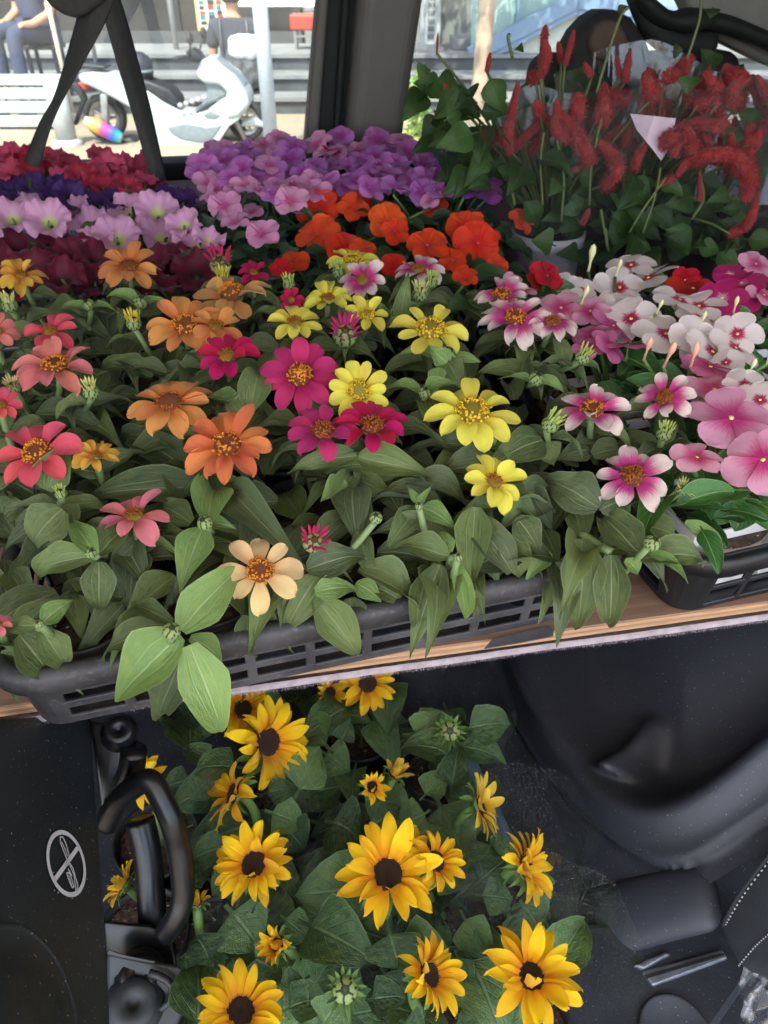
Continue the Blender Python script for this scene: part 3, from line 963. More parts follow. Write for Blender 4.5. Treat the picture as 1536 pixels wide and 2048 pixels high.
sprism('engine', [(500, 665), (640, 650), (690, 690), (660, 742), (540, 742), (490, 712)], 0.1, m_kp, bevel=0.03)
sprism('rear_shock', [(500, 440), (535, 440), (540, 600), (512, 600)], 0.02, m_alu, off=-0.11, bevel=0.008)
def swheel(zx, zy, rz):
    xc, zc = Z1(zx, zy)
    r = Z1(zx, zy - rz)[1] - zc
    zc = max(zc, r)
    Mx = Matrix.Translation(street(xc, SYC, zc)) @ MS @ Matrix.Rotation(R(90), 4, 'X')
    wh = MB().lathe([(r * .70, -.045), (r * .86, -.055), (r * .97, -.04), (r, 0), (r * .97, .04), (r * .86, .055), (r * .70, .045), (r * .70, -.045)], 32, Mx).build('wheel', m_tyre, scoot, smooth=True)
    rim = MB().lathe([(r * .56, -.03), (r * .70, -.04), (r * .71, .0), (r * .70, .04), (r * .56, .03), (r * .56, -.03)], 32, Mx)
    rim.lathe([(0, -.05), (r * .18, -.045), (r * .18, .045), (0, .05)], 16, Mx)
    for k in range(5):
        a = k * 2 * math.pi / 5
        Ms = Mx @ Matrix.Rotation(a, 4, 'Z')
        rim.box((r * .12, -r * .05, -.02), (r * .6, r * .05, .02), Ms)
    rim.build('rim', m_alu, wh)
swheel(520, 632, 112)
swheel(1192, 680, 98)
a, b = Z1(1085, 470), Z1(1192, 680)
for o in (-0.07, 0.07):
    MB().tube([street(a[0], SYC + o, a[1]), street(b[0], SYC + o, b[1])], 0.022, 8).build('fork', m_alu, scoot, smooth=True)
t = NT('heat-tinted exhaust')
u_, v_ = t.uv()
cr = t.node('ShaderNodeValToRGB')
stops = [(0.0, srgb(220, 220, 215)), (0.14, srgb(225, 205, 120)), (0.3, srgb(235, 190, 80)), (0.48, srgb(214, 90, 130)), (0.62, srgb(160, 80, 190)), (0.78, srgb(60, 120, 220)), (0.92, srgb(60, 190, 225)), (1.0, srgb(180, 180, 180))]
while len(cr.color_ramp.elements) < len(stops): cr.color_ramp.elements.new(0.5)
for e, (p_, c_) in zip(cr.color_ramp.elements, stops): e.position, e.color = p_, c_
t.link(v_, cr.inputs[0]); t.base(cr.outputs[0]); t.rough(0.3); t.b.inputs['Metallic'].default_value = 0.4
a, b = Z1(440, 555), Z1(612, 648)
A_, B_ = street(a[0], SYC - 0.2, a[1]), street(b[0], SYC - 0.17, b[1])
ex = [A_.lerp(B_, k / 10) for k in range(11)]
MB().tube(ex, [0.03, 0.042, 0.055, .06, .06, .06, .06, .06, .058, .05, .04], 16).build('exhaust', t.mat, scoot, smooth=True)
hb = [Z1(*q) for q in [(868, 268), (915, 262), (965, 285), (985, 320)]]
for o in (-0.28, 0.28):
    MB().tube(smooth_path([street(hb[0][0], SYC + o, hb[0][1]), street(hb[1][0], SYC + o * .8, hb[1][1]), street(hb[2][0], SYC + o * .3, hb[2][1]), street(hb[3][0], SYC, hb[3][1])]), 0.018, 8).build('handlebar', m_kp, scoot, smooth=True)
    ma, mb_ = Z1(935, 262), Z1(945, 170)
    MB().tube([street(ma[0], SYC + o * .7, ma[1]), street(mb_[0], SYC + o * .9, mb_[1])], 0.008, 6).build('mirror_stalk', m_kp, scoot, smooth=True)
    Mx = Matrix.Translation(street(mb_[0], SYC + o * .95, mb_[1])) @ MS @ Matrix.Diagonal((0.03, 0.07, 0.045, 1))
    MB().lathe([(0, -1), (.6, -.8), (1, 0), (.6, .8), (0, 1)], 14, Mx).build('mirror', m_kp, scoot, smooth=True)
sprism('console', [(900, 245), (925, 225), (960, 250), (985, 290), (950, 300), (915, 285)], 0.1, m_kp, bevel=0.02)
# crash helmet resting on the saddle
hx = Z1(668, 322)
hr_ = 0.115
hel = street_empty('crash_helmet', hx[0], SYC, hx[1] - hr_, 'dark round crash helmet resting on the scooter saddle', 'helmet')
Mx = Matrix.Translation(street(hx[0], SYC, hx[1])) @ MS
MB().lathe([(0.08, -.11), (0.1, -.09), (.112, -.03), (.112, .03), (.09, .075), (.05, .105), (0, .115)], 24, Mx).build('shell', m_kp, hel, smooth=True)
MB().lathe([(.112, -.035), (.117, -.03), (.117, -.02), (.112, -.015)], 24, Mx).build('rim_trim', m_gp, hel, smooth=True)
# string of beads hanging along the leg shield of the scooter
for k in range(5):
    bx, bz = Z1(890 + 28 * k, 488 - 9 * k)
    MB().lathe([(0, -.022), (.02, -.012), (.024, 0), (.02, .012), (0, .022)], 12, Matrix.Translation(street(bx, SYC - 0.2, bz))).build('chain_bead', m_wht, scoot, smooth=True)

# ------------------------------------------------------------------ people in the street
m_skin = M_plain('skin', srgb(190, 142, 116), 0.6, var=0.05)
m_hair = M_plain('black hair', srgb(26, 24, 24), 0.6)
m_shirt = M_plain('charcoal shirt', srgb(62, 66, 74), 0.9, var=0.1)
m_navy = M_plain('navy shirt', srgb(58, 66, 88), 0.9, var=0.1)
m_trous = M_plain('dark trousers', srgb(40, 44, 54), 0.9, var=0.1)
def skin(name, verts, edges, radii, mat, parent, root=0, sub=2):
    me = bpy.data.meshes.new(name)
    me.from_pydata([tuple(v) for v in verts], edges, [])
    me.materials.append(mat)
    o = obj(name, me, parent)
    md = o.modifiers.new('skin', 'SKIN')
    md.use_smooth_shade = True
    for i, r in enumerate(radii):
        me.skin_vertices[0].data[i].radius = r if isinstance(r, tuple) else (r, r)
        me.skin_vertices[0].data[i].use_root = (i == root)
    s = o.modifiers.new('sub', 'SUBSURF')
    s.levels = s.render_levels = sub
    return o
def person(label, xc, yc, zseat, turn, shirt, trous):
    e = street_empty('person', xc, yc, 0, label, 'person')
    Mx = Matrix.Translation(street(xc, yc, zseat)) @ MS @ Matrix.Rotation(turn, 4, 'Z')   # faces local +Y, seated at z = 0
    q = lambda *a: Mx @ Vector(a)
    V = [q(0, 0, .06), q(0, .01, .25), q(0, 0, .42), q(0, .01, .52), q(0, .02, .58), q(0, .03, .66), q(0, .04, .77)]
    Rr = [(.15, .11), (.14, .10), (.17, .11), (.1, .08), .055, (.075, .09), (.07, .085)]
    E = [(i, i + 1) for i in range(6)]
    for s in (-1, 1):
        k = len(V)
        V += [q(s * .19, 0, .47), q(s * .24, .02, .2), q(s * .19, .22, .12), q(s * .17, .29, .12)]
        Rr += [.06, .045, .034, .03]
        E += [(2, k), (k, k + 1), (k + 1, k + 2), (k + 2, k + 3)]
        for f in range(4):
            kk = len(V)
            V += [q(s * .17 - s * .012 * (f - 1.5) * 1.6, .34, .115), q(s * .17 - s * .012 * (f - 1.5) * 1.8, .375, .10)]
            Rr += [.009, .008]
            E += [(k + 3, kk), (kk, kk + 1)]
        kk = len(V)
        V += [q(s * .13, .30, .125), q(s * .115, .325, .12)]
        Rr += [.010, .009]
        E += [(k + 3, kk), (kk, kk + 1)]
        k = len(V)
        V += [q(s * .1, .05, .04), q(s * .13, .42, .06), q(s * .13, .44, -min(.42, zseat - .06)), q(s * .13, .56, -min(.45, zseat - .03))]
        Rr += [.085, .06, .04, .035]
        E += [(0, k), (k, k + 1), (k + 1, k + 2), (k + 2, k + 3)]
    skin('body', V, E, Rr, m_skin, e)
    V = [q(0, 0, .0), q(0, .01, .25), q(0, 0, .42), q(0, .01, .53)]
    Rr = [(.175, .135), (.165, .125), (.195, .13), (.09, .08)]
    E = [(0, 1), (1, 2), (2, 3)]
    for s in (-1, 1):
        k = len(V)
        V += [q(s * .2, 0, .47), q(s * .235, .015, .26)]
        Rr += [.078, .07]
        E += [(2, k), (k, k + 1)]
    skin('shirt', V, E, Rr, shirt, e)
    V = [q(0, 0, .04)]
    Rr = [(.165, .125)]
    E = []
    for s in (-1, 1):
        k = len(V)
        V += [q(s * .1, .05, .04), q(s * .13, .42, .06), q(s * .13, .44, -min(.40, zseat - .1))]
        Rr += [.1, .078, .062]
        E += [(0, k), (k, k + 1), (k + 1, k + 2)]
    skin('trousers', V, E, Rr, trous, e)
    hc = Mx @ Matrix.Translation((0, .015, .75)) @ Matrix.Diagonal((.092, .105, .115, 1))
    hairmb = MB().lathe([(0.9, -.75), (1.02, -.3), (1.03, .1), (.85, .6), (.5, .9), (0, 1.02)], 18, hc)
    hairmb.build('hair', m_hair, e, smooth=True)
    for s in (-1, 1):
        MB().lathe([(0, -1), (1, 0), (0, 1)], 8, Mx @ Matrix.Translation((s * .09, .04, .70)) @ Matrix.Diagonal((.014, .022, .034, 1))).build('ear', m_skin, e, smooth=True)
        MB().lathe([(0, -1), (1, 0), (0, 1)], 8, Mx @ Matrix.Translation((s * .033, .118, .71)) @ Matrix.Diagonal((.014, .008, .009, 1))).build('eye', m_hair, e, smooth=True)
    MB().lathe([(0, -1), (1, -.3), (0, 1)], 8, Mx @ Matrix.Translation((0, .13, .675)) @ Matrix.Diagonal((.015, .018, .03, 1))).build('nose', m_skin, e, smooth=True)
    MB().lathe([(0, -1), (1, 0), (0, 1)], 8, Mx @ Matrix.Translation((0, .115, .635)) @ Matrix.Diagonal((.024, .008, .006, 1))).build('mouth', m_red, e, smooth=True)
    return e, Mx
def low_stool(xc, yc, zs, z0, label):
    e = street_empty('low_stool', xc, yc, z0, label, 'stool')
    street_box('seat', xc - .17, xc + .17, yc - .15, yc + .15, zs - .04, zs, m_kp, e, 0.01)
    for a in (-.13, .13):
        for b in (-.11, .11):
            street_box('leg', xc + a - .015, xc + a + .015, yc + b - .015, yc + b + .015, z0, zs - .04, m_kp, e)
px_, pz_ = PC(462, 3, 9.0)
low_stool(px_, 9.0, pz_ - 0.67 - 0.06, 0.30, 'low dark stool on the steps under the person with a silver backpack')
pe, PM = person('person in a charcoal T-shirt seated facing the shop with a silver backpack', px_, 9.0, pz_ - 0.67, 0.15, m_shirt, m_trous)
bp = street_empty('backpack', px_, 8.8, 0.5, 'crumpled silver and black backpack on the back of the person in charcoal', 'backpack')
m_silver = M_plain('silver bag cloth', srgb(210, 212, 216), 0.4, var=0.25, nscale=16, bump=0.8, bscale=18)
m_bagd = M_plain('grey black bag cloth', srgb(92, 94, 98), 0.7, var=0.5, nscale=14, bump=0.8, bscale=18)
def blobby(c, sx, sy_, sz, seed, M0):
    mb = MB()
    def fn(a, b):
        th, ph = a * 2 * math.pi, (b - .5) * math.pi
        p = Vector((math.copysign(abs(math.cos(th)) ** .6, math.cos(th)) * math.cos(ph) ** .6 if math.cos(ph) > 0 else 0, math.copysign(abs(math.sin(th)) ** .6, math.sin(th)) * (math.cos(ph) ** .6 if math.cos(ph) > 0 else 0), math.copysign(abs(math.sin(ph)) ** .7, math.sin(ph))))
        p *= 1 + 0.12 * noise.noise(p * 2.2 + Vector((seed, 0, 0)))
        return M0 @ Vector((c[0] + p.x * sx, c[1] + p.y * sy_, c[2] + p.z * sz))
    mb.grid(24, 16, fn)
    return mb
blobby((.07, -.24, .16), .17, .10, .22, 1.0, PM).build('bag_body', m_bagd, bp, smooth=True)
blobby((.09, -.26, .30), .16, .11, .11, 5.0, PM).build('top_flap', m_silver, bp, smooth=True)
for s in (-1, 1):
    MB().tube([PM @ Vector((s * .11 + .02, -.15, .05)), PM @ Vector((s * .14, -.17, .3)), PM @ Vector((s * .13, -.1, .52)), PM @ Vector((s * .12, .08, .5)), PM @ Vector((s * .13, .14, .32))], 0.02, 6, flat=.4).build('strap', m_bagd, bp, smooth=True)
px2, pz2 = PC(84, 78, 8.6)
low_stool(px2, 8.6, pz2 + 0.02 - 0.06, 0.15, 'low dark stool under the person in navy')
person('person in a navy shirt sitting with bent arms beside the thin cream post', px2, 8.6, pz2 + 0.02, R(150), m_navy, m_navy)

# ------------------------------------------------------------------ hanging strap by the left window
m_web = M_plain('charcoal webbing', srgb(58, 58, 56), 0.9, var=0.15, nscale=120, bump=0.6, bscale=900)
SY = 1.42
strap = empty('hanging_strap', PY(200, 0, SY), 'charcoal webbing strap hanging in two tails across the left window', 'strap')
def ribbon(name, pts, tilt):
    path = smooth_path([Vector((u, v, w)) for u, v, w in pts], 8)
    def fn(a, b):
        f = b * (len(path) - 1)
        i = min(int(f), len(path) - 2)
        q = path[i].lerp(path[i + 1], f - i)
        d = (path[i + 1] - path[i])
        L = math.hypot(d.x, d.y) or 1
        nx, ny = -d.y / L, d.x / L
        k = (a - .5) * q.z
        p = PY(q.x + nx * k, q.y + ny * k, SY)
        p.y += (a - .5) * tilt * math.sin(b * 3.0) * 0.05 + 0.004 * math.cos(a * 6.28)
        return p
    o = MB().grid(6, 40, fn).build(name, m_web, strap, smooth=True)
    s = o.modifiers.new('thick', 'SOLIDIFY')
    s.thickness = 0.003
    return o
ribbon('strap_tail', [(205, -60, 74), (186, 20, 64), (152, 105, 44), (112, 200, 22), (86, 256, 28), (62, 330, 36)], 1.0)
ribbon('strap_tail', [(200, -60, 34), (226, 20, 38), (252, 110, 36), (284, 225, 34), (318, 365, 30)], -0.7)
pts = [PY(u, v, SY - 0.012) for u, v in [(70, -60), (84, -8), (104, 14), (128, 30), (150, 36), (176, 28), (212, 0), (232, -60)]]
MB().prism([(p.x, p.z) for p in pts], SY - 0.018, SY + 0.02).build('strap_fold', m_web, strap, bevel=0.008, seg=3, recalc=True, smooth=True)

# ------------------------------------------------------------------ folded seat with the no-knife mark, lower left
fseat = empty('folded_seat', PZ(100, 1800, FLOOR), 'black folded seat shell with a white no-knife mark beside the sunflowers', 'seat')
A3, B3, C3 = PZ(190, 1470, 0.72), PZ(225, 2048, 0.68), PZ(0, 1760, 0.81)
PNn = (B3 - A3).cross(C3 - A3).normalized()
if PNn.dot(CAM - A3) < 0: PNn = -PNn
def pp(u, v, off=0.0):
    d = ray(u, v)
    return CAM + d * ((A3 + PNn * off - CAM).dot(PNn) / d.dot(PNn))
def plate(name, poly, th, mat, parent, off=0.0, bevel=0.0, smooth=False, seg=3):
    q = [pp(u, v, off) for u, v in poly]
    n = len(q)
    return MB().add(q + [p - PNn * th for p in q], [tuple(range(n)), tuple(range(n, 2 * n))] + [(i, (i + 1) % n, n + (i + 1) % n, n + i) for i in range(n)]).build(name, mat, parent, bevel=bevel, seg=seg, recalc=True, smooth=smooth)
m_shell = M_plain('black seat shell', srgb(30, 35, 39), 0.42, var=0.15, nscale=9, bump=0.35, bscale=900, spec=0.5, speck=0.7)
shell = plate('shell', [(-420, 1430), (186, 1430), (196, 1600), (212, 1800), (229, 2110), (-420, 2140)], 0.03, m_shell, fseat, bevel=0.006)
# round boss pressed into the shell
bc = pp(30, 2080)
upv = (pp(30, 1980) - bc).normalized()
bx_ = upv.cross(PNn).normalized()
def pmat(c, off=0.0):
    m = Matrix.Identity(4)
    for i in range(3):
        m[i][0], m[i][1], m[i][2], m[i][3] = bx_[i], upv[i], PNn[i], (c + PNn * off)[i]
    return m
rb = (pp(30, 1858) - bc).length
MB().lathe([(rb * 1.06, 0.0005), (rb * 1.02, 0.002), (rb, 0.001), (rb * .97, 0.0008), (rb * .80, 0.001), (rb * .66, 0.004), (rb * .5, 0.007), (rb * .25, 0.009), (0, 0.0095)], 56, pmat(bc)).build('round_boss', m_shell, fseat, smooth=True)
m_mark2 = M_plain('white printed mark', srgb(186, 184, 186), 0.6, var=0.06)
ec = pp(131, 1727)
er = (pp(131 + 12, 1727 + 65) - ec).length * 1.05
em = MB()
EM = pmat(ec, 0.0012)
def e_ring(r0, r1, n=56):
    vs = []
    for k in range(n):
        a = 2 * math.pi * k / n
        vs += [EM @ Vector((math.cos(a) * r0, math.sin(a) * r0, 0)), EM @ Vector((math.cos(a) * r1, math.sin(a) * r1, 0))]
    em.add(vs, [(2 * k, 2 * k + 1, 2 * ((k + 1) % n) + 1, 2 * ((k + 1) % n)) for k in range(n)])
def e_line(pts, w, closed=False):
    pts = [Vector((x, y, 0)) for x, y in pts]
    if closed: pts.append(pts[0])
    for a, b in zip(pts[:-1], pts[1:]):
        d = (b - a).normalized()
        n = Vector((-d.y, d.x, 0)) * w / 2
        e = d * w * .3
        em.add([EM @ ((a - n - e) * er), EM @ ((b - n + e) * er), EM @ ((b + n + e) * er), EM @ ((a + n - e) * er)], [(0, 1, 2, 3)])
e_ring(er * .86, er)
e_line([(-.62, -.60), (.62, .60)], .15)
e_line([(-.28, .74), (-.16, .78), (-.02, .62), (.12, .30), (.14, .12), (.02, .10), (-.12, .30), (-.30, .60)], .045, True)
e_line([(-.22, .60), (-.06, .40), (.04, .22)], .04)
e_line([(.04, .10), (.30, -.10), (.52, -.60), (.40, -.78), (.52, -.60)], .05)
e_line([(.10, .02), (.34, -.30), (.40, -.78)], .04)
e_line([(.06, -.18), (.22, -.34)], .05)
e_line([(-.02, -.30), (.10, -.28), (.22, -.46), (.30, -.66), (.22, -.70), (.10, -.56), (-.02, -.36)], .045, True)
e_line([(.06, -.36), (.20, -.62)], .035)
e_ring(er * .04, er * .09, 12)
em.build('no_knife_mark', m_mark2, fseat)
# latch parts between the seat shell and the sunflowers
m_gloss = M_plain('glossy black steel', srgb(15, 16, 19), 0.34, var=0.2, nscale=40, spec=0.5)
m_gun = M_plain('gun-metal steel', srgb(50, 54, 56), 0.5, metal=0.3, var=0.3, nscale=30)
mech = empty('seat_latch', PZ(280, 1900, FLOOR), 'glossy black bent-tube latch with round bolts beside the folded seat', 'latch')
TD = 0.66
def td(u, v, dt=0.0): return PD(u, v, TD + dt)
MB().tube(smooth_path([td(u, v, k) for u, v, k in [(212, 1650, .02), (235, 1605, .01), (262, 1578, 0), (288, 1562, -.01), (306, 1568, -.012), (322, 1596, -.012), (342, 1640, -.01), (356, 1690, 0), (364, 1740, .005), (366, 1790, .01), (356, 1830, .012), (330, 1868, .02)]], 5), [0.0105] * 56, 12).build('tube_loop', m_gloss, mech, smooth=True)
MB().tube(smooth_path([td(u, v, k) for u, v, k in [(268, 1500, .02), (262, 1540, .03), (240, 1590, .04), (220, 1630, .05)]], 5), 0.012, 10).build('inner_tube', m_gloss, mech, smooth=True)
MB().tube(smooth_path([td(u, v, k) for u, v, k in [(280, 1640, .06), (294, 1700, .06), (302, 1780, .06), (306, 1880, .06)]], 5), 0.014, 10).build('inner_tube', m_gloss, mech, smooth=True)
def tplate(name, poly, dt, th, mat, parent=mech, bevel=0.004):
    q = [td(u, v, dt) for u, v in poly]
    q2 = [td(u, v, dt + th) for u, v in poly]
    n = len(q)
    return MB().add(q + q2, [tuple(range(n)), tuple(range(n, 2 * n))] + [(i, (i + 1) % n, n + (i + 1) % n, n + i) for i in range(n)]).build(name, mat, parent, bevel=bevel, recalc=True, smooth=True)
tplate('side_plate', [(180, 1440), (235, 1450), (262, 1475), (272, 1520), (250, 1570), (215, 1600), (205, 1440 + 200)], 0.03, 0.04, m_gloss)
tplate('base_plate', [(214, 1905), (300, 1922), (362, 1932), (376, 1960), (372, 2010), (350, 2070), (212, 2070)], 0.0, 0.02, m_gun)
tplate('latch_block', [(205, 1840), (300, 1850), (345, 1870), (356, 1935), (300, 1925), (210, 1908)], 0.035, 0.04, m_gloss)
tplate('wire_clip', [(216, 1898), (238, 1906), (262, 1912), (312, 1922), (308, 1928), (262, 1920), (214, 1910)], -0.008, 0.004, m_gun, bevel=0.001)
def tbolt(u, v, r, dt, mat, name):
    p = td(u, v, dt)
    Mx = face_frame(p, (CAM - p).normalized() + Vector((0.1, -0.1, 0.9)))
    MB().lathe([(r * 1.3, -.012), (r * 1.3, -.002), (r * 1.1, .001), (r, .004), (r * .93, .006), (r * .3, .006), (r * .22, .002), (0, .002)], 28, Mx).build(name, mat, mech, smooth=True)
tbolt(268, 2008, 0.020, -0.012, m_gun, 'bolt')
tbolt(280, 1948, 0.017, 0.004, m_gloss, 'roller')
tbolt(238, 1462, 0.013, 0.026, m_gloss, 'bolt')
def arc_pts(u, v, rx, ry, a0, a1, n=14): return [(u + math.cos(R(a0 + (a1 - a0) * k / n)) * rx, v + math.sin(R(a0 + (a1 - a0) * k / n)) * ry) for k in range(n + 1)]
MB().tube([td(u, v, -.008) for u, v in arc_pts(272, 1985, 76, 42, -70, 160)], 0.0035, 6).build('return_spring', m_gun, mech, smooth=True)
rp = td(371, 2008, -0.005)
tagr = MB().box((-.004, -.004, -.006), (.004, .004, .006), Matrix.Translation(rp) @ Matrix.Rotation(.6, 4, 'Y')).build('release_tab', M_plain('red tab', srgb(190, 50, 40), .5), mech, bevel=.001)

# ------------------------------------------------------------------ plastic flower trays
def tray(A, B, dep, hgt, flare, mat, label, group=None, pitch=0.050, rib=0.0085, r=0.026, rows=(0, .13, .30, .42, .57, .68, .84, 1.0)):
    x = (B - A); L = x.length; x.normalize()
    y = Vector((-x.y, x.x, 0))
    e = empty('flower_tray', A + x * L / 2 + y * dep / 2, label, 'tray', group)
    # path round the tray: list of (px, py, nx, ny, slot)
    path = []
    def side(p0, d, n, ln):
        m = max(1, int(round((ln) / pitch)))
        w = ln / m
        for k in range(m):
            path.append((p0[0] + d[0] * w * k, p0[1] + d[1] * w * k, n[0], n[1], False))
            path.append((p0[0] + d[0] * (w * k + rib / 2), p0[1] + d[1] * (w * k + rib / 2), n[0], n[1], True))
            path.append((p0[0] + d[0] * (w * (k + 1) - rib / 2), p0[1] + d[1] * (w * (k + 1) - rib / 2), n[0], n[1], False))
    def corner(c, a0):
        for k in range(6):
            a = a0 + k * math.pi / 12
            path.append((c[0] + math.cos(a) * r, c[1] + math.sin(a) * r, math.cos(a), math.sin(a), False))
    side((r, 0), (1, 0), (0, -1), L - 2 * r); corner((L - r, r), -math.pi / 2)
    side((L, r), (0, 1), (1, 0), dep - 2 * r); corner((L - r, dep - r), 0)
    side((L - r, dep), (-1, 0), (0, 1), L - 2 * r); corner((r, dep - r), math.pi / 2)
    side((0, dep - r), (0, -1), (-1, 0), dep - 2 * r); corner((r, r), math.pi)
    def pt(i, t, out=0.0, dz=0.0):
        px, py, nx, ny, _ = path[i % len(path)]
        o = flare * t + out
        p = A + x * (px + nx * o) + y * (py + ny * o)
        wob = 0.0012 * noise.noise(Vector((px * 11, py * 11, t * 2)))
        return Vector((p.x, p.y, A.z + hgt * t + dz + wob))
    n = len(path)
    mb = MB()
    vs = [pt(i, t) for t in rows for i in range(n)]
    fs = []
    for j in range(len(rows) - 1):
        for i in range(n):
            if path[i][4] and j in (1, 3, 5): continue
            i2 = (i + 1) % n
            fs.append((j * n + i, j * n + i2, (j + 1) * n + i2, (j + 1) * n + i))
    mb.add(vs, fs)
    w = mb.build('slotted_wall', mat, e)
    s = w.modifiers.new('thick', 'SOLIDIFY'); s.thickness = 0.0032; s.offset = -1
    b = w.modifiers.new('bev', 'BEVEL'); b.width = 0.0008; b.segments = 1; b.limit_method = 'ANGLE'; b.angle_limit = R(50)
    # rim: rolled lip
    prof = [(-.004, -.004), (-.004, .004), (0.002, .006), (.009, .005), (.0105, .0), (.0095, -.013), (.006, -.0135), (.0055, -.003)]
    mb = MB()
    vs = [pt(i, 1.0, o, z) for o, z in prof for i in range(n)]
    mb.add(vs, [(j * n + i, j * n + (i + 1) % n, (j + 1) * n + (i + 1) % n, (j + 1) * n + i) for j in range(len(prof) - 1) for i in range(n)])
    mb.build('rim', mat, e, smooth=True)
    MB().add([pt(i, 0.0, -.003, 0.003) for i in range(n)], [tuple(range(n))]).build('tray_floor', mat, e)
    return e, x, y, L
t = NT('weathered grey-black plastic')
n1 = t.noise(25, 5); n2 = t.noise(160, 3)
c = t.mix(t.sstep(n1, 0.3, 0.7), srgb(50, 50, 54), srgb(78, 77, 80))
c = t.mix(t.math('MULTIPLY', t.sstep(n2, 0.55, 0.75), 0.5), c, srgb(112, 108, 106))
t.base(c); t.rough(t.math('ADD', 0.45, t.math('MULTIPLY', n1, 0.3))); t.bump(n2, 0.25, 0.001)
m_tray = t.mat
m_tray2 = M_plain('new black tray plastic', srgb(26, 27, 29), 0.38, var=0.15, nscale=30)
m_cell = M_plain('black cell insert', srgb(24, 24, 25), 0.55, var=0.3)
def M_soil():
    t = NT('potting soil')
    n = t.noise(140, 5)
    c = t.mix(t.sstep(n, 0.35, 0.65), srgb(38, 28, 22), srgb(86, 66, 52))
    c = t.mix(t.sstep(t.noise(230, 1), 0.70, 0.74), c, srgb(190, 184, 172))
    t.base(c); t.rough(0.95); t.bump(n, 0.9, 0.004)
    return t.mat
m_soil = M_soil()
TA, TB = PZ(72, 1462, SH + 0.002), PZ(1192, 1222, SH + 0.002)
ztray, tx, ty, TL = tray(TA, TB, 0.30, 0.072, 0.010, m_tray, 'weathered grey-black slotted tray of zinnias overhanging the shelf edge')
# black nursery pots standing in the tray
pot_prof = lambda r, h: [(r * .78, 0), (r * .95, h * .86), (r * 1.0, h * .86), (r * 1.02, h), (r * .97, h), (r * .93, h * .88), (0, h * .86)]
def soil_pot(c, r, h, mat, name, label, cat, group, n=22, rot=0.0):
    e = empty(name, c, label, cat, group)
    Mx = Matrix.Translation(c) @ Matrix.Rotation(rot, 4, 'Z')
    MB().lathe([(0, 0.001), (r * .82, 0), (r * .95, h * .84), (r * 1.0, h * .85), (r * 1.03, h), (r * .96, h), (r * .92, h * .84)], n, Mx).build('pot_wall', mat, e, smooth=n > 8, bevel=0 if n > 8 else .004)
    MB().grid(8, 8, lambda a, b: c + Vector(((a - .5) * 1.3 * r, (b - .5) * 1.3 * r, h * .88 + .003 * noise.noise(Vector((a * 7, b * 7, c.x * 30)))))).build('soil', m_soil, e, smooth=True)
    MB().lathe([(0, h * .86), (r * .94, h * .855)], 22, Mx).build('soil', m_soil, e)
    return e
def pots_in(A, x, y, nx, ny, L, dep, r, h, mat, label, group, n=22, rot=0.0):
    for j in range(ny):
        for i in range(nx):
            c = A + x * (L * (i + .5) / nx) + y * (dep * (j + .5) / ny) + Vector((0, 0, 0.006))
            soil_pot(c, r, h, mat, 'nursery_pot', label, 'pot', group, n, rot)
pots_in(TA, tx, ty, 5, 3, TL, 0.30, 0.044, 0.066, m_cell, 'small black nursery pot under the zinnia leaves', 'black pots in the zinnia tray')
VA, VB0 = PZ(1349, 1232, SH + 0.002), PZ(1536, 1185, SH + 0.002)
VB = VA + (VB0 - VA).normalized() * 0.46
vtray, vx, vy, VL = tray(VA, VB, 0.32, 0.074, 0.012, m_tray2, 'shiny black slotted tray of vincas at the shelf edge', pitch=.042, rib=.006, rows=(0, .10, .38, .46, .72, .78, .88, 1.0))
m_wpot = M_plain('white pot plastic', srgb(216, 214, 216), 0.4, var=0.05)
pots_in(VA - vy * .002, vx, vy, 5, 3, VL, 0.32, 0.0625, 0.085, m_wpot, 'white nursery pot showing through the slots of the shiny black tray', 'white pots in the vinca tray', 4, math.atan2(vx.y, vx.x) + math.pi / 4)
# trays behind, under the zinnias, petunias and impatiens
for (A2, ln, dp, lab) in [
        (TA + ty * 0.325 - tx * 0.02, 0.46, 0.26, 'black slotted tray under the rear row of zinnias'),
        (Vector((-0.55, 1.02, SH + .002)), 0.48, 0.30, 'black slotted tray under the burgundy and pink petunias'),
        (Vector((-0.03, 1.02, SH + .002)), 0.46, 0.30, 'black slotted tray under the orange impatiens'),
        (Vector((-0.60, 1.35, SH + .002)), 0.50, 0.30, 'black slotted tray under the red and purple petunias'),
        (Vector((-0.06, 1.35, SH + .002)), 0.52, 0.30, 'black slotted tray under the lilac impatiens'),
        (VA + vy * 0.345 , 0.46, 0.24, 'black slotted tray under the rear vincas')]:
    tray(A2, A2 + tx.lerp(Vector((1, 0, 0)), 0.5).normalized() * ln, dp, 0.07, 0.01, m_tray2, lab)
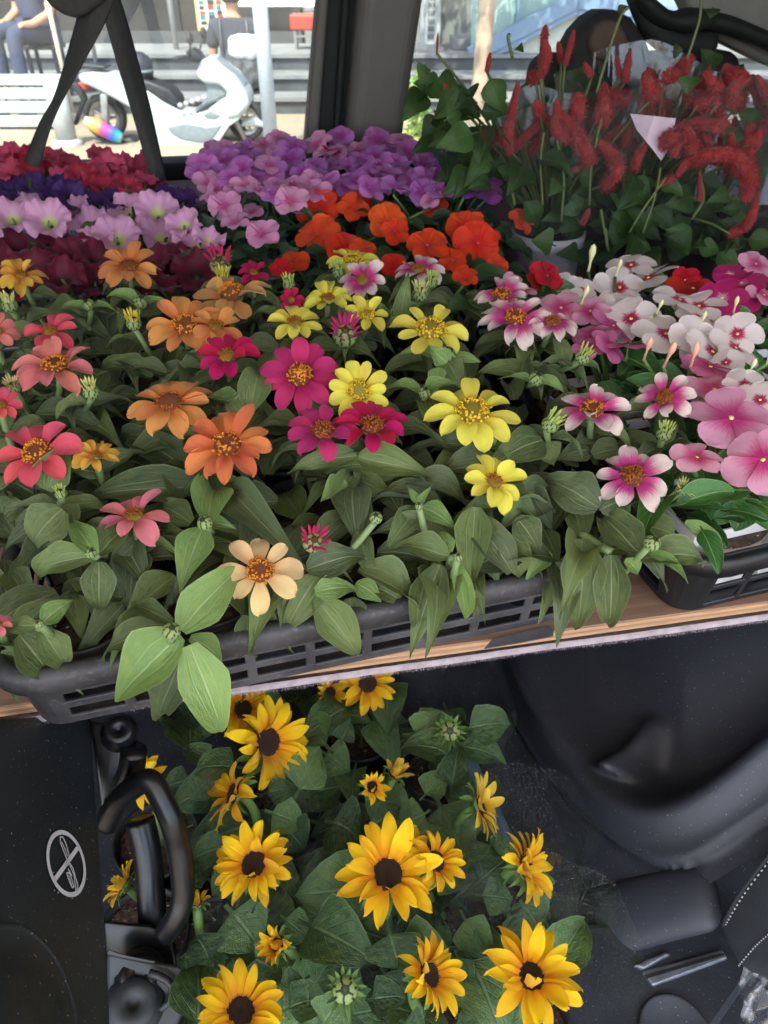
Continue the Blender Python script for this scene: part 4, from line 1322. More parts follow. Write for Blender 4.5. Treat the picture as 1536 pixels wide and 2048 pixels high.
# ================================================================== PLANTS
# ---- shared leaf shapes: local +Y runs from base (0) to tip (1), X across (unit = full width), Z up
def leaf_mesh(name, mat, prof, arch=0.1, fold=0.15, wave=0.03, twist=0.0, seed=0, nx=8, ny=12, tooth=0.0, teeth=18, curl=0.0, sidebend=0.0):
    def fn(a, b):
        s = (a - 0.5) * 2
        w = prof(b)
        x = s * w * 0.5
        if tooth and abs(s) > 0.99:
            x *= 1 - tooth * abs(math.sin(b * math.pi * teeth))
        y = b - 0.05 * s * s * (1 - b) * 0
        z = arch * 4 * b * (1 - b)
        z += fold * abs(s) ** 1.5 * w * 0.5 - fold * 0.15
        z += wave * math.sin(b * 9 + seed * 1.7 + (2.2 if s > 0 else 0)) * abs(s) ** 2 * (0.3 + b)
        z += 0.02 * noise.noise(Vector((s * 1.3 + seed, b * 4, seed * .7)))
        z -= curl * max(0, b - 0.6) ** 2 * 4
        z += twist * s * (b - .3) * w
        x += sidebend * 4 * b * (1 - b)
        if b < 1e-6: z = 0 * z + (fold * 0.0)
        return (x, y, z)
    return MB().grid(nx, ny, fn).mesh(name, mat, True)
def prof_lance(b):       # zinnia: broad, clasping base, pointed tip
    return max(0.02, (min(1, (b + .03) / .26) ** .55) * (1 - max(0, (b - .28) / .72) ** 1.42) ** 1.08)
def prof_ovate(b):       # impatiens, vinca, petunia: short stalk, oval blade
    if b < .12: return .06
    t = (b - .12) / .88
    return max(.02, .06 + .94 * math.sin(math.pi * t ** .72) ** .75)
def prof_heart(b):       # sunflower, chenille: stalk, rounded heart-shaped base, point
    if b < .2: return .07
    t = (b - .2) / .8
    return max(.02, (min(1, t / .13) ** .5) * (1 - max(0, (t - .22) / .78) ** 1.7) ** .9)

G = srgb
m_zl = M_leaf('zinnia leaf', G(80, 96, 58), G(112, 130, 78), G(150, 162, 114), 'three', 0.55, 0.2, back=G(124, 140, 104), bumpd=0.0035)
m_zy = M_leaf('young zinnia leaf', G(108, 140, 76), G(136, 166, 96), G(176, 198, 138), 'three', 0.5, 0.25, back=G(150, 176, 110), bumpd=0.0035)
m_zd = M_leaf('older zinnia leaf', G(70, 84, 56), G(96, 110, 74), G(134, 144, 108), 'three', 0.55, 0.15, back=G(118, 130, 102), bumpd=0.0035)
m_vl = M_leaf('vinca leaf', G(34, 78, 34), G(62, 114, 48), G(160, 190, 130), 'pinnate', 0.32, 0.15, veinamt=0.5)
m_il = M_leaf('impatiens leaf', G(38, 66, 40), G(60, 92, 50), G(92, 120, 76), 'pinnate', 0.42, 0.18, veinamt=0.35)
m_pl = M_leaf('petunia leaf', G(60, 88, 48), G(92, 122, 62), G(120, 146, 90), 'pinnate', 0.6, 0.2, veinamt=0.3)
m_sl = M_leaf('sunflower leaf', G(40, 66, 40), G(96, 126, 76), G(128, 156, 108), 'pinnate', 0.34, 0.12, veinamt=0.45, bumpd=0.008)
m_cl = M_leaf('chenille leaf', G(34, 56, 30), G(62, 92, 42), G(88, 112, 64), 'pinnate', 0.5, 0.22, veinamt=0.3)
def M_stem(name, a, b):
    t = NT(name)
    u, v = t.uv()
    t.base(t.mix(t.noise(30, 3), a, b)); t.rough(0.55)
    t.bump(t.noise(260, 2), 0.4, 0.001)
    return t.mat
m_zs = M_stem('zinnia stem', G(96, 120, 70), G(140, 160, 108))
m_gs = M_stem('green stem', G(70, 104, 52), G(120, 150, 80))

def variants(tag_, mat, prof, n, rg, **kw):
    out = []
    for k in range(n):
        out.append(leaf_mesh(tag_, mat, prof, arch=rg.uniform(*kw.get('arch', (.06, .2))), fold=rg.uniform(*kw.get('fold', (.12, .5))), wave=rg.uniform(*kw.get('wave', (.01, .05))), twist=rg.uniform(-.25, .25), seed=k * 3.1, tooth=kw.get('tooth', 0), teeth=kw.get('teeth', 18), curl=rg.uniform(0, kw.get('curl', .25)), sidebend=rg.uniform(-.05, .05), nx=kw.get('nx', 8), ny=kw.get('ny', 12)))
    return out
rv = random.Random(3)
ZL = variants('leaf', m_zl, prof_lance, 9, rv, wave=(.03, .08), curl=.5)
ZY = variants('leaf', m_zy, prof_lance, 6, rv, wave=(.01, .03))
ZD = variants('leaf', m_zd, prof_lance, 6, rv, wave=(.03, .08), curl=.5)
VL_ = variants('leaf', m_vl, prof_ovate, 5, rv, fold=(.2, .5), arch=(.05, .14))
IL_ = variants('leaf', m_il, prof_ovate, 5, rv, tooth=.05, nx=6, ny=10)
PL_ = variants('leaf', m_pl, prof_ovate, 4, rv, nx=6, ny=10)
SL_ = variants('leaf', m_sl, prof_heart, 8, rv, fold=(.05, .4), wave=(.02, .06), arch=(.05, .2), curl=.4, tooth=.035, teeth=10, ny=16)
CL_ = variants('leaf', m_cl, prof_heart, 5, rv, tooth=.12, teeth=10, fold=(.1, .4))

def leaf(parent, meshes, base, tip, width, up=None, rg=rnd, roll=0.0, name='leaf', k=None):
    base, tip = Vector(base), Vector(tip)
    d = tip - base
    L = d.length
    if up is None:
        up = Vector((0, -0.35, 1.0))
    up = Vector(up)
    if roll:
        up = Matrix.Rotation(roll, 3, d.normalized()) @ (up - d.normalized() * up.dot(d.normalized()))
    me = meshes[rg.randrange(len(meshes)) if k is None else k % len(meshes)]
    return put(name, me, parent, frame(base, d, up, width, L, L))

def stem_obj(parent, a, b, r0, r1, mat, bend=None, name='stem', n=6):
    a, b = Vector(a), Vector(b)
    mid = a.lerp(b, .55) + (bend if bend is not None else Vector((0, 0, 0)))
    pts = bez(a, mid, b, n)
    return MB().tube(pts, [r0 + (r1 - r0) * i / n for i in range(n + 1)], 7).build(name, mat, parent, smooth=True)

# ---- zinnia flowers
def petal_mesh(name, mat, w=.42, arch=.08, droop=.15, cup=.10, seed=0, notch=.05, base=.34, tipk=5, twist=0.0, nx=6, ny=9):
    def fn(a, b):
        b = 1 - (1 - b) ** 1.5
        s = (a - .5) * 2
        t = min(1, b / .62)
        ww = w * (base + (1 - base) * t * t * (3 - 2 * t)) * max(0.0, 1 - b ** tipk) ** .5
        x = s * ww * .5
        y = b - notch * math.exp(-(s / .22) ** 2) * b ** 8 + .02 * math.sin(s * 7 + seed) * b ** 6
        z = arch * math.sin(math.pi * b) - droop * b * b + cup * (s * s) * ww - .012 * math.cos(s * 2 * math.pi) * (1 - b * .5)
        z += .02 * noise.noise(Vector((s + seed * 3, b * 3, seed))) + twist * s * b * .1
        return (x, y, z)
    return MB().grid(nx, ny, fn).mesh(name, mat, True)
def petal_set(mat, rg, n=5, **kw):
    out = []
    for k in range(n):
        out.append(petal_mesh('petal', mat, w=kw.get('w', .58) * rg.uniform(.88, 1.12), arch=rg.uniform(*kw.get('arch', (.04, .12))), droop=rg.uniform(*kw.get('droop', (.05, .28))), cup=rg.uniform(.02, .35), seed=k * 2.3 + 1, notch=rg.uniform(0, .07), base=kw.get('base', .42), tipk=kw.get('tipk', 7), twist=rg.uniform(-1, 1)))
    return out
def pmat_z(name, tip, base=None, **kw):
    return petal_set(M_petal(name, tip, base, **kw), rv)
PET = {
    'orange': pmat_z('orange petal', G(240, 136, 82), G(226, 112, 52), lo=.0, hi=.5, back=G(232, 170, 120)),
    'soft': pmat_z('soft orange petal', G(238, 158, 88), G(232, 130, 60), lo=.0, hi=.5, back=G(232, 184, 130)),
    'tan': pmat_z('tan orange petal', G(236, 178, 104), G(232, 150, 80), lo=0, hi=.5, back=G(230, 200, 140)),
    'gold': pmat_z('golden petal', G(236, 184, 72), G(226, 140, 50), lo=0, hi=.5, back=G(232, 206, 130)),
    'coral': pmat_z('coral petal', G(240, 96, 110), G(226, 70, 84), lo=0, hi=.5, back=G(222, 188, 150)),
    'salmon': pmat_z('salmon petal', G(240, 132, 132), G(232, 110, 110), lo=0, hi=.5, back=G(214, 204, 150)),
    'pink': pmat_z('pink petal', G(242, 138, 150), G(236, 120, 128), lo=0, hi=.5, back=G(226, 200, 160)),
    'magenta': pmat_z('magenta petal', G(206, 52, 118), G(176, 26, 92), lo=0, hi=.6, streak=.4, back=G(190, 80, 130)),
    'crimson': pmat_z('crimson petal', G(206, 20, 88), G(176, 10, 66), lo=0, hi=.6, streak=.3, back=G(196, 60, 110)),
    'yellow': pmat_z('yellow petal', G(244, 230, 92), G(238, 214, 60), lo=0, hi=.4, streak=.12, back=G(226, 222, 120)),
    'peach': pmat_z('peach petal', G(252, 216, 156), G(250, 196, 128), lo=0, hi=.4, streak=.12, back=G(240, 214, 160)),
    'bicolour': pmat_z('white and magenta petal', G(246, 224, 216), G(206, 56, 140), lo=.22, hi=.68, streak=.12, back=G(236, 220, 206)),
}
m_domeb = M_plain('brown disc', G(124, 66, 30), .8, var=.4, nscale=260, bump=.8, bscale=300)
m_domey = M_plain('olive disc', G(150, 132, 44), .8, var=.3, nscale=260, bump=.8, bscale=300)
m_flo = M_plain('orange florets', G(226, 140, 34), .6, var=.25, nscale=90)
m_fly = M_plain('yellow florets', G(236, 194, 44), .6, var=.2, nscale=90)
m_fld = M_plain('rusty florets', G(168, 92, 30), .6, var=.35, nscale=90)
m_calyx = M_plain('calyx green', G(104, 124, 74), .6, var=.2)
def disc_mesh(dome, flor, height, ring, n, seed, flen=.26):
    rg = random.Random(seed)
    mb = MB()
    prof = [(0.86, -.10), (1.0, .02), (.96, height * .35), (.8, height * .7), (.5, height * .93), (0, height)]
    mb.lathe(prof, 16, None, 0)
    for k in range(n):
        f = ring[0] + (ring[1] - ring[0]) * rg.random()
        a = rg.uniform(0, 6.283)
        r = f
        z = height * (1 - r * r) ** .6 if r < 1 else .02
        p = Vector((math.cos(a) * r, math.sin(a) * r, z))
        nrm = Vector((p.x * .9, p.y * .9, .6)).normalized()
        nrm = (nrm + Vector((rg.gauss(0, .2), rg.gauss(0, .2), rg.gauss(0, .2)))).normalized()
        L = flen * rg.uniform(.6, 1.25)
        u = nrm.orthogonal().normalized(); w = nrm.cross(u)
        vs = []
        for rr, t in ((.028, -.1), (.035, .55), (.095, 1.0)):
            for q in range(5):
                th = q * 1.2566
                vs.append(p + nrm * L * t + (u * math.cos(th) + w * math.sin(th)) * rr * rg.uniform(.8, 1.3))
        vs.append(p + nrm * L * .8)
        fs = [(i * 5 + q, i * 5 + (q + 1) % 5, (i + 1) * 5 + (q + 1) % 5, (i + 1) * 5 + q) for i in range(2) for q in range(5)]
        fs += [(10 + q, 10 + (q + 1) % 5, 15) for q in range(5)]
        mb.add(vs, fs, 1)
    mb.lathe([(.12, -1.15), (.3, -.9), (.85, -.5), (1.02, -.2), (.95, -.08)], 12, None, 2)      # calyx below
    return mb.mesh('flower_head', [dome, flor, m_calyx], True)
DISC = {
    'orange': [disc_mesh(m_domeb, m_flo, .5, (.45, 1.0), 80, s) for s in (1, 2)] + [disc_mesh(m_domeb, m_fld, .4, (.7, 1.0), 60, 8, .2)],
    'cone': [disc_mesh(m_domeb, m_flo, 1.05, (.05, .95), 110, 3)],
    'yellow': [disc_mesh(m_domey, m_fly, .5, (.45, 1.0), 90, 4)],
    'small': [disc_mesh(m_domey, m_fld, .45, (.2, 1.0), 70, 5, .34)],
    'rust': [disc_mesh(m_domeb, m_fld, .5, (.2, 1.0), 80, 6, .3), disc_mesh(m_domeb, m_flo, .5, (.4, 1.0), 60, 7, .26)],
}

def view_el(u, v):
    d = ray(u, v)
    return math.asin(-d.z / d.length)
def head_normal(u, v, aspect, lean=0.0):
    # how far the flower turns from facing straight up towards the viewer, from its height/width in the picture
    face = math.asin(max(.12, min(.98, aspect)))
    k = face - view_el(u, v)
    d = ray(u, v)
    hz = Vector((-d.x, -d.y, 0)).normalized()
    n = Vector((0, 0, 1)) * math.cos(k) + hz * math.sin(k)
    side = Vector((cy, -sy, 0))
    return (n + side * lean).normalized()

def zflower(parent, u, v, w, h, kind, disc, H, lean=0.0, npet=10, rg=rnd, disc_r=.17, soil=None, double=True, droopx=0.0, stem=True):
    c = P(u, v, H)
    Rr = W(w, c) * .5
    n = head_normal(u, v, h / w, lean)
    dr = Rr * disc_r / .5
    Mh = face_frame(c, n, rg.uniform(0, 6.28), dr)
    ds = DISC[disc]
    head = put('flower_head', ds[rg.randrange(len(ds))], parent, Mh)
    off = rg.uniform(0, 6.28)
    for k in range(npet):
        a = off + 2 * math.pi * k / npet + rg.uniform(-.1, .1)
        lay = (k % 2) if double else 0
        L = (Rr / dr - .75) * rg.uniform(.84, 1.08) * (1.0 if lay == 0 else .93)
        tilt = rg.uniform(-.16, .28) + .10 * lay + droopx
        if rg.random() < .08: tilt += rg.uniform(.4, .9)
        m = Matrix.Rotation(a, 4, 'Z') @ Matrix.Translation((0, .72, -.12 + .10 * lay)) @ Matrix.Rotation(tilt, 4, 'X') @ Matrix.Rotation(rg.uniform(-.18, .18), 4, 'Y') @ Matrix.Diagonal((L * rg.uniform(.92, 1.1) * (10 / npet) ** .35, L, L, 1))
        obj('petal', PET[kind][rg.randrange(5)], head, m)
    if stem:
        s0 = soil if soil is not None else c - Vector((0, 0, H - .06))
        top = c - n * dr * 1.1
        stem_obj(parent, s0, top, .0035, .0032, m_zs, bend=Vector((0, 0, 0)) + (top - n * .05 - s0.lerp(top, .55)) * .7, name='stem')
    return head, c, n

# buds
def bud_mesh(seed, opened=0):
    rg = random.Random(seed)
    mb = MB()
    rows = 5
    mb.lathe([(.25, -.95), (.7, -.6), (.92, 0), (.8, .5), (.4, .75), (0, .8)], 14, None, 0)
    for j in range(rows):
        ph = -0.85 + j * .42
        cnt = 9 if j < 3 else 7 if j == 3 else 5
        for k in range(cnt):
            th = 2 * math.pi * (k + .5 * (j % 2)) / cnt
            def pt(a, b):
                lat = ph + (b - .1) * .62
                rr = math.cos(min(1.5, lat)) * (1.0 + .07 * (1 - b)) + .02
                tw = (a - .5) * (6.283 / cnt) * 1.05 * (1 - b ** 3) ** .5
                return Vector((math.cos(th + tw) * rr, math.sin(th + tw) * rr, math.sin(min(1.5, lat)) * .95 + .03))
            mb.grid(4, 4, pt, 1)
    return mb
t = NT('bud scale')
u_, v_ = t.uv()
e1 = t.math('MAXIMUM', t.sstep(t.math('ABSOLUTE', t.math('SUBTRACT', u_, .5)), .32, .42), t.sstep(v_, .62, .78))
t.base(t.mix(e1, G(126, 146, 84), G(34, 34, 28))); t.rough(.6)
m_scale = t.mat
m_budcore = M_plain('bud core', G(70, 84, 48), .7)
BUD = [bud_mesh(k).mesh('bud', [m_budcore, m_scale], True) for k in (1, 2)]
def opening_mesh(seed, pm, curl):
    rg = random.Random(seed)
    mb = bud_mesh(seed)
    n = 15
    for k in range(n):
        th = 2 * math.pi * k / n + rg.uniform(-.1, .1)
        L = rg.uniform(1.2, 1.9)
        out = rg.uniform(.15, .5) + curl
        rr = rg.uniform(.45, .85)
        def pt(a, b):
            s = (a - .5) * 2
            w = .17 * (0.7 + .5 * b) * (1 - b ** 6) ** .5
            r = rr + out * b * b + .05
            z = .25 + L * b
            cx, cyy = math.cos(th), math.sin(th)
            q = Vector((cx * r - cyy * s * w, cyy * r + cx * s * w, z))
            q += Vector((cx, cyy, 0)) * (-.10 * (1 - s * s))
            return q
        mb.grid(4, 5, pt, 2)
    mb.lathe([(.5, .5), (.45, .85), (0, .95)], 10, None, 3)
    return mb.mesh('opening_bud', [m_budcore, m_scale, pm, m_domeb], True)
mo_cream = M_petal('cream bud petal', G(232, 230, 150), G(170, 190, 90), lo=0, hi=.5)
mo_green = M_petal('green bud petal', G(206, 222, 120), G(150, 180, 80), lo=0, hi=.6)
mo_yel = M_petal('yellow bud petal', G(238, 210, 84), G(220, 220, 130), lo=0, hi=.7)
mo_mag = M_petal('magenta bud petal', G(200, 40, 108), G(226, 220, 160), lo=0.0, hi=.3, streak=.1)
mo_sal = M_petal('salmon bud petal', G(224, 150, 120), G(206, 210, 140), lo=0, hi=.6, back=G(226, 220, 160))
OPEN = {'cream': opening_mesh(1, mo_cream, .1), 'green': opening_mesh(2, mo_green, .05), 'yellow': opening_mesh(3, mo_yel, .1), 'magenta': opening_mesh(4, mo_mag, .5), 'salmon': opening_mesh(5, mo_sal, .3), 'star': opening_mesh(6, mo_cream, 1.1)}

def shoot_leaves(parent, top, n, soil, rg, pairs=3, size=.055, spin=None, first=.03, meshes=None, young=False):
    """opposite leaf pairs down the stem"""
    a0 = rg.uniform(0, 3.14) if spin is None else spin
    for k in range(pairs):
        f = first + .028 * k
        d = (soil - top)
        L = d.length
        if f > L * .9: break
        p = top + d * (f / L)
        for s in (0, math.pi):
            a = a0 + k * 1.57 + s + rg.uniform(-.25, .25)
            ln = size * (0.75 + .22 * k) * rg.uniform(.85, 1.15)
            el = rg.uniform(-.25, .45) - .12 * k
            tip = p + Vector((math.cos(a) * math.cos(el), math.sin(a) * math.cos(el), math.sin(el))) * ln
            ms = meshes or (ZY if (young and k == 0) else rg.choice([ZL, ZL, ZD]))
            leaf(parent, ms, p, tip, ln * rg.uniform(.36, .48), up=Vector((rg.gauss(0, .15), -.3 + rg.gauss(0, .15), 1)), rg=rg)

def zH(v):
    return .20 if v < 700 else max(.125, .20 - (v - 700) * .00017)

ZG = 'zinnia plants in the tray'
zplants = {}
def zplant(key, u, v, label):
    b = P(u, v, .06)
    zplants[key] = empty('zinnia_plant', b, label, 'flower plant', ZG)
    return zplants[key]
zplant('coral', 60, 1060, 'coral zinnia plant with one large open flower at the tray end')
zplant('salmon', 90, 840, 'salmon coral zinnia plant with three flowers behind the large coral one')
zplant('pink', 250, 1150, 'pink zinnia plant with one flat flower above the tray rim')
zplant('orange', 420, 1060, 'orange zinnia plant with two large overlapping flowers')
zplant('softorange', 400, 830, 'soft orange zinnia plant with broad flower and tan companion')
zplant('backorange', 230, 700, 'orange zinnia plant with one small flower before the burgundy petunias')
zplant('gold', 120, 720, 'golden zinnia plant with a half-open yellow-orange flower by the burgundy petunias')
zplant('goldlow', 215, 1010, 'golden zinnia plant with one small dark-eyed flower between coral and orange')
zplant('peach', 540, 1230, 'peach zinnia plant with a single pale flower at the tray front')
zplant('magenta', 620, 950, 'magenta zinnia plant with a tall-coned flower and another beneath')
zplant('crimson', 745, 1010, 'crimson pink zinnia plant with one flat flower over yellow petals')
zplant('crimsonback', 480, 850, 'crimson zinnia plant with flower between orange and magenta ones')
zplant('magbud', 655, 1190, 'zinnia plant with a striped magenta and cream opening bud')
zplant('yellowfar', 640, 740, 'yellow zinnia plant with three small flowers in the rear of the tray')
zplant('yellowmid', 850, 800, 'yellow zinnia plant with a flower half hidden by a folded leaf')
zplant('yellowbig', 930, 1000, 'yellow zinnia plant with the largest broad yellow flower')
zplant('yellowlow', 1000, 1120, 'yellow zinnia plant with a sideways flower above the tray front')
zplant('yellowhid', 740, 900, 'yellow zinnia plant partly hidden behind the crimson pink flower')
zplant('yellowtop', 700, 640, 'yellow zinnia plant with one flower against the orange impatiens')
zplant('bifar', 780, 660, 'white and magenta zinnia plant with two flowers near the orange impatiens')
zplant('biclust', 1040, 740, 'white and magenta zinnia plant with a cluster of three flowers by the vincas')
zplant('bimid', 1180, 930, 'white and magenta zinnia plant with one round open flower')
zplant('biright', 1310, 920, 'white and magenta zinnia plant with a side-turned flower next to the vincas')
zplant('bifront', 1250, 1090, 'white and magenta zinnia plant with a flower trailing one thin petal')
zplant('shootfront', 345, 1310, 'flowerless zinnia plant with bright green leaves hanging over the tray')
zplant('shootleft', 110, 1280, 'flowerless zinnia plant with curled leaves at the tray corner')
zplant('shootmid', 890, 1190, 'flowerless zinnia plant with narrow drooping leaves over the tray front')
zplant('shootright', 1230, 1165, 'flowerless zinnia plant sprawling over the gap between the trays')

rz = random.Random(21)
FL = [  # plant, u, v, w, h, petals, disc, lean, count
    ('coral', 75, 905, 185, 150, 'coral', 'orange', -.25, 8), ('salmon', 112, 732, 175, 88, 'salmon', 'orange', 0, 11), ('salmon', 100, 663, 112, 68, 'coral', 'small', 0, 9),
    ('salmon', -8, 660, 100, 90, 'salmon', 'small', .3, 8), ('coral', 2, 808, 80, 64, 'coral', 'small', .2, 9),
    ('pink', 268, 1032, 160, 88, 'pink', 'small', 0, 8), ('shootleft', -4, 1248, 60, 46, 'pink', 'small', .3, 7),
    ('backorange', 258, 532, 130, 70, 'soft', 'orange', 0, 11), ('softorange', 372, 652, 170, 126, 'soft', 'orange', .05, 10), ('softorange', 432, 652, 120, 70, 'soft', 'small', .25, 9),
    ('orange', 340, 805, 176, 116, 'soft', 'orange', 0, 11), ('orange', 455, 890, 190, 150, 'orange', 'rust', 0, 13), ('softorange', 464, 592, 160, 78, 'tan', 'cone', -.1, 9),
    ('gold', 42, 550, 96, 62, 'gold', 'small', 0, 11), ('goldlow', 192, 912, 96, 70, 'gold', 'small', .1, 11), ('peach', 520, 1142, 176, 160, 'peach', 'orange', .1, 8),
    ('crimsonback', 455, 712, 138, 104, 'crimson', 'small', 0, 9), ('magenta', 600, 752, 166, 150, 'magenta', 'cone', 0, 10), ('magenta', 646, 862, 150, 110, 'magenta', 'rust', .1, 9),
    ('crimson', 745, 852, 160, 108, 'crimson', 'rust', .05, 10), ('crimsonback', 508, 545, 70, 40, 'crimson', 'small', 0, 8), ('crimsonback', 583, 600, 56, 56, 'crimson', 'small', -.3, 7),
    ('yellowfar', 590, 645, 116, 76, 'yellow', 'small', 0, 9), ('yellowfar', 655, 598, 108, 60, 'yellow', 'small', 0, 11), ('yellowfar', 735, 630, 96, 62, 'yellow', 'yellow', 0, 8),
    ('yellowmid', 862, 660, 166, 100, 'yellow', 'yellow', .05, 10), ('yellowhid', 718, 782, 130, 130, 'yellow', 'yellow', 0, 11), ('yellowbig', 946, 825, 192, 134, 'yellow', 'yellow', 0, 11),
    ('yellowlow', 988, 964, 140, 120, 'yellow', 'small', .25, 10), ('yellowtop', 706, 522, 116, 48, 'yellow', 'yellow', 0, 9),
    ('bifar', 725, 560, 106, 82, 'bicolour', 'small', 0, 8), ('bifar', 838, 540, 114, 50, 'bicolour', 'small', 0, 9), ('biclust', 1004, 590, 120, 72, 'bicolour', 'rust', -.1, 9),
    ('biclust', 1030, 636, 144, 90, 'bicolour', 'rust', 0, 11), ('biclust', 1104, 645, 110, 50, 'bicolour', 'rust', .1, 9), ('bimid', 1185, 820, 154, 106, 'bicolour', 'rust', 0, 10),
    ('biright', 1328, 796, 120, 104, 'bicolour', 'rust', -.15, 8), ('bifront', 1265, 952, 160, 130, 'bicolour', 'rust', 0, 9),
]
for key, u, v, w, h, kind, disc, lean, cnt in FL:
    pl = zplants[key]
    soil = pl.location.copy() + Vector((rz.uniform(-.015, .015), rz.uniform(-.01, .01), 0))
    hd, c, n = zflower(pl, u, v, w, h, kind, disc, zH(v), lean, cnt, rz, soil=soil, disc_r={'yellow': .165, 'small': .12, 'cone': .14}.get(disc, .145))
    shoot_leaves(pl, c - n * .012, n, soil, rz, pairs=3, size=.058, first=.022)
OB = [('gold', 20, 612, 34, 'cream', 0), ('softorange', 268, 648, 34, 'yellow', 0), ('salmon', 183, 785, 36, 'cream', 0), ('coral', 122, 988, 26, 'green', 0), ('salmon', 28, 776, 30, 'salmon', 0),
      ('bifar', 840, 590, 36, 'cream', 0), ('bifar', 862, 565, 30, 'green', .1), ('biclust', 1165, 715, 34, 'green', .4), ('bimid', 1100, 850, 40, 'green', .6), ('biright', 1328, 868, 34, 'green', 0),
      ('bifront', 1362, 980, 26, 'star', .2), ('yellowtop', 678, 545, 30, 'green', 0), ('crimsonback', 440, 530, 34, 'magenta', 0), ('yellowfar', 690, 672, 40, 'magenta', 0), ('magbud', 626, 1085, 36, 'magenta', .2), ('softorange', 448, 560, 34, 'yellow', 0), ('yellowfar', 578, 570, 28, 'green', 0)]
for key, u, v, w, kind, lean in OB:
    pl = zplants[key]
    c = P(u, v, zH(v) - .004)
    n = (Vector((0, -.12, 1)) + Vector((cy, -sy, 0)) * lean + (Vector((0, -.5, 0)) if kind in ('star', 'magenta') else Vector())).normalized()
    put('opening_bud', OPEN[kind], pl, face_frame(c, n, rz.uniform(0, 6), W(w, c) * (.56 if kind == 'magenta' else .42)))
    stem_obj(pl, pl.location, c - n * W(w, c) * .3, .003, .003, m_zs, bend=-n * .03)
    shoot_leaves(pl, c - n * .01, n, pl.location.copy(), rz, pairs=2, size=.05, first=.02)
RB = [('yellowmid', 893, 712, 34), ('yellowbig', 978, 875, 34), ('crimsonback', 480, 795, 24), ('yellowmid', 850, 786, 22), ('biclust', 1072, 758, 26), ('orange', 410, 1046, 26), ('pink', 182, 1106, 20), ('shootfront', 343, 1262, 30), ('shootright', 1304, 1086, 28), ('shootmid', 916, 1114, 16), ('shootmid', 838, 1012, 14), ('peach', 752, 1036, 22), ('gold', 178, 610, 20), ('backorange', 282, 604, 24), ('yellowfar', 790, 622, 18), ('shootleft', 78, 1248, 16)]
for key, u, v, w in RB:
    pl = zplants[key]
    c = P(u, v, zH(v) - (.012 if v < 1000 else -.008))
    n = Vector((rz.gauss(0, .15), -.35, 1)).normalized()
    put('bud', BUD[rz.randrange(2)], pl, face_frame(c, n, rz.uniform(0, 6), W(w, c) * .56))
    stem_obj(pl, pl.location, c - n * W(w, c) * .4, .003, .0028, m_zs, bend=-n * .03)
    if v < 900: shoot_leaves(pl, c - n * .004, n, pl.location.copy(), rz, pairs=3, size=.052, first=.008, young=True)

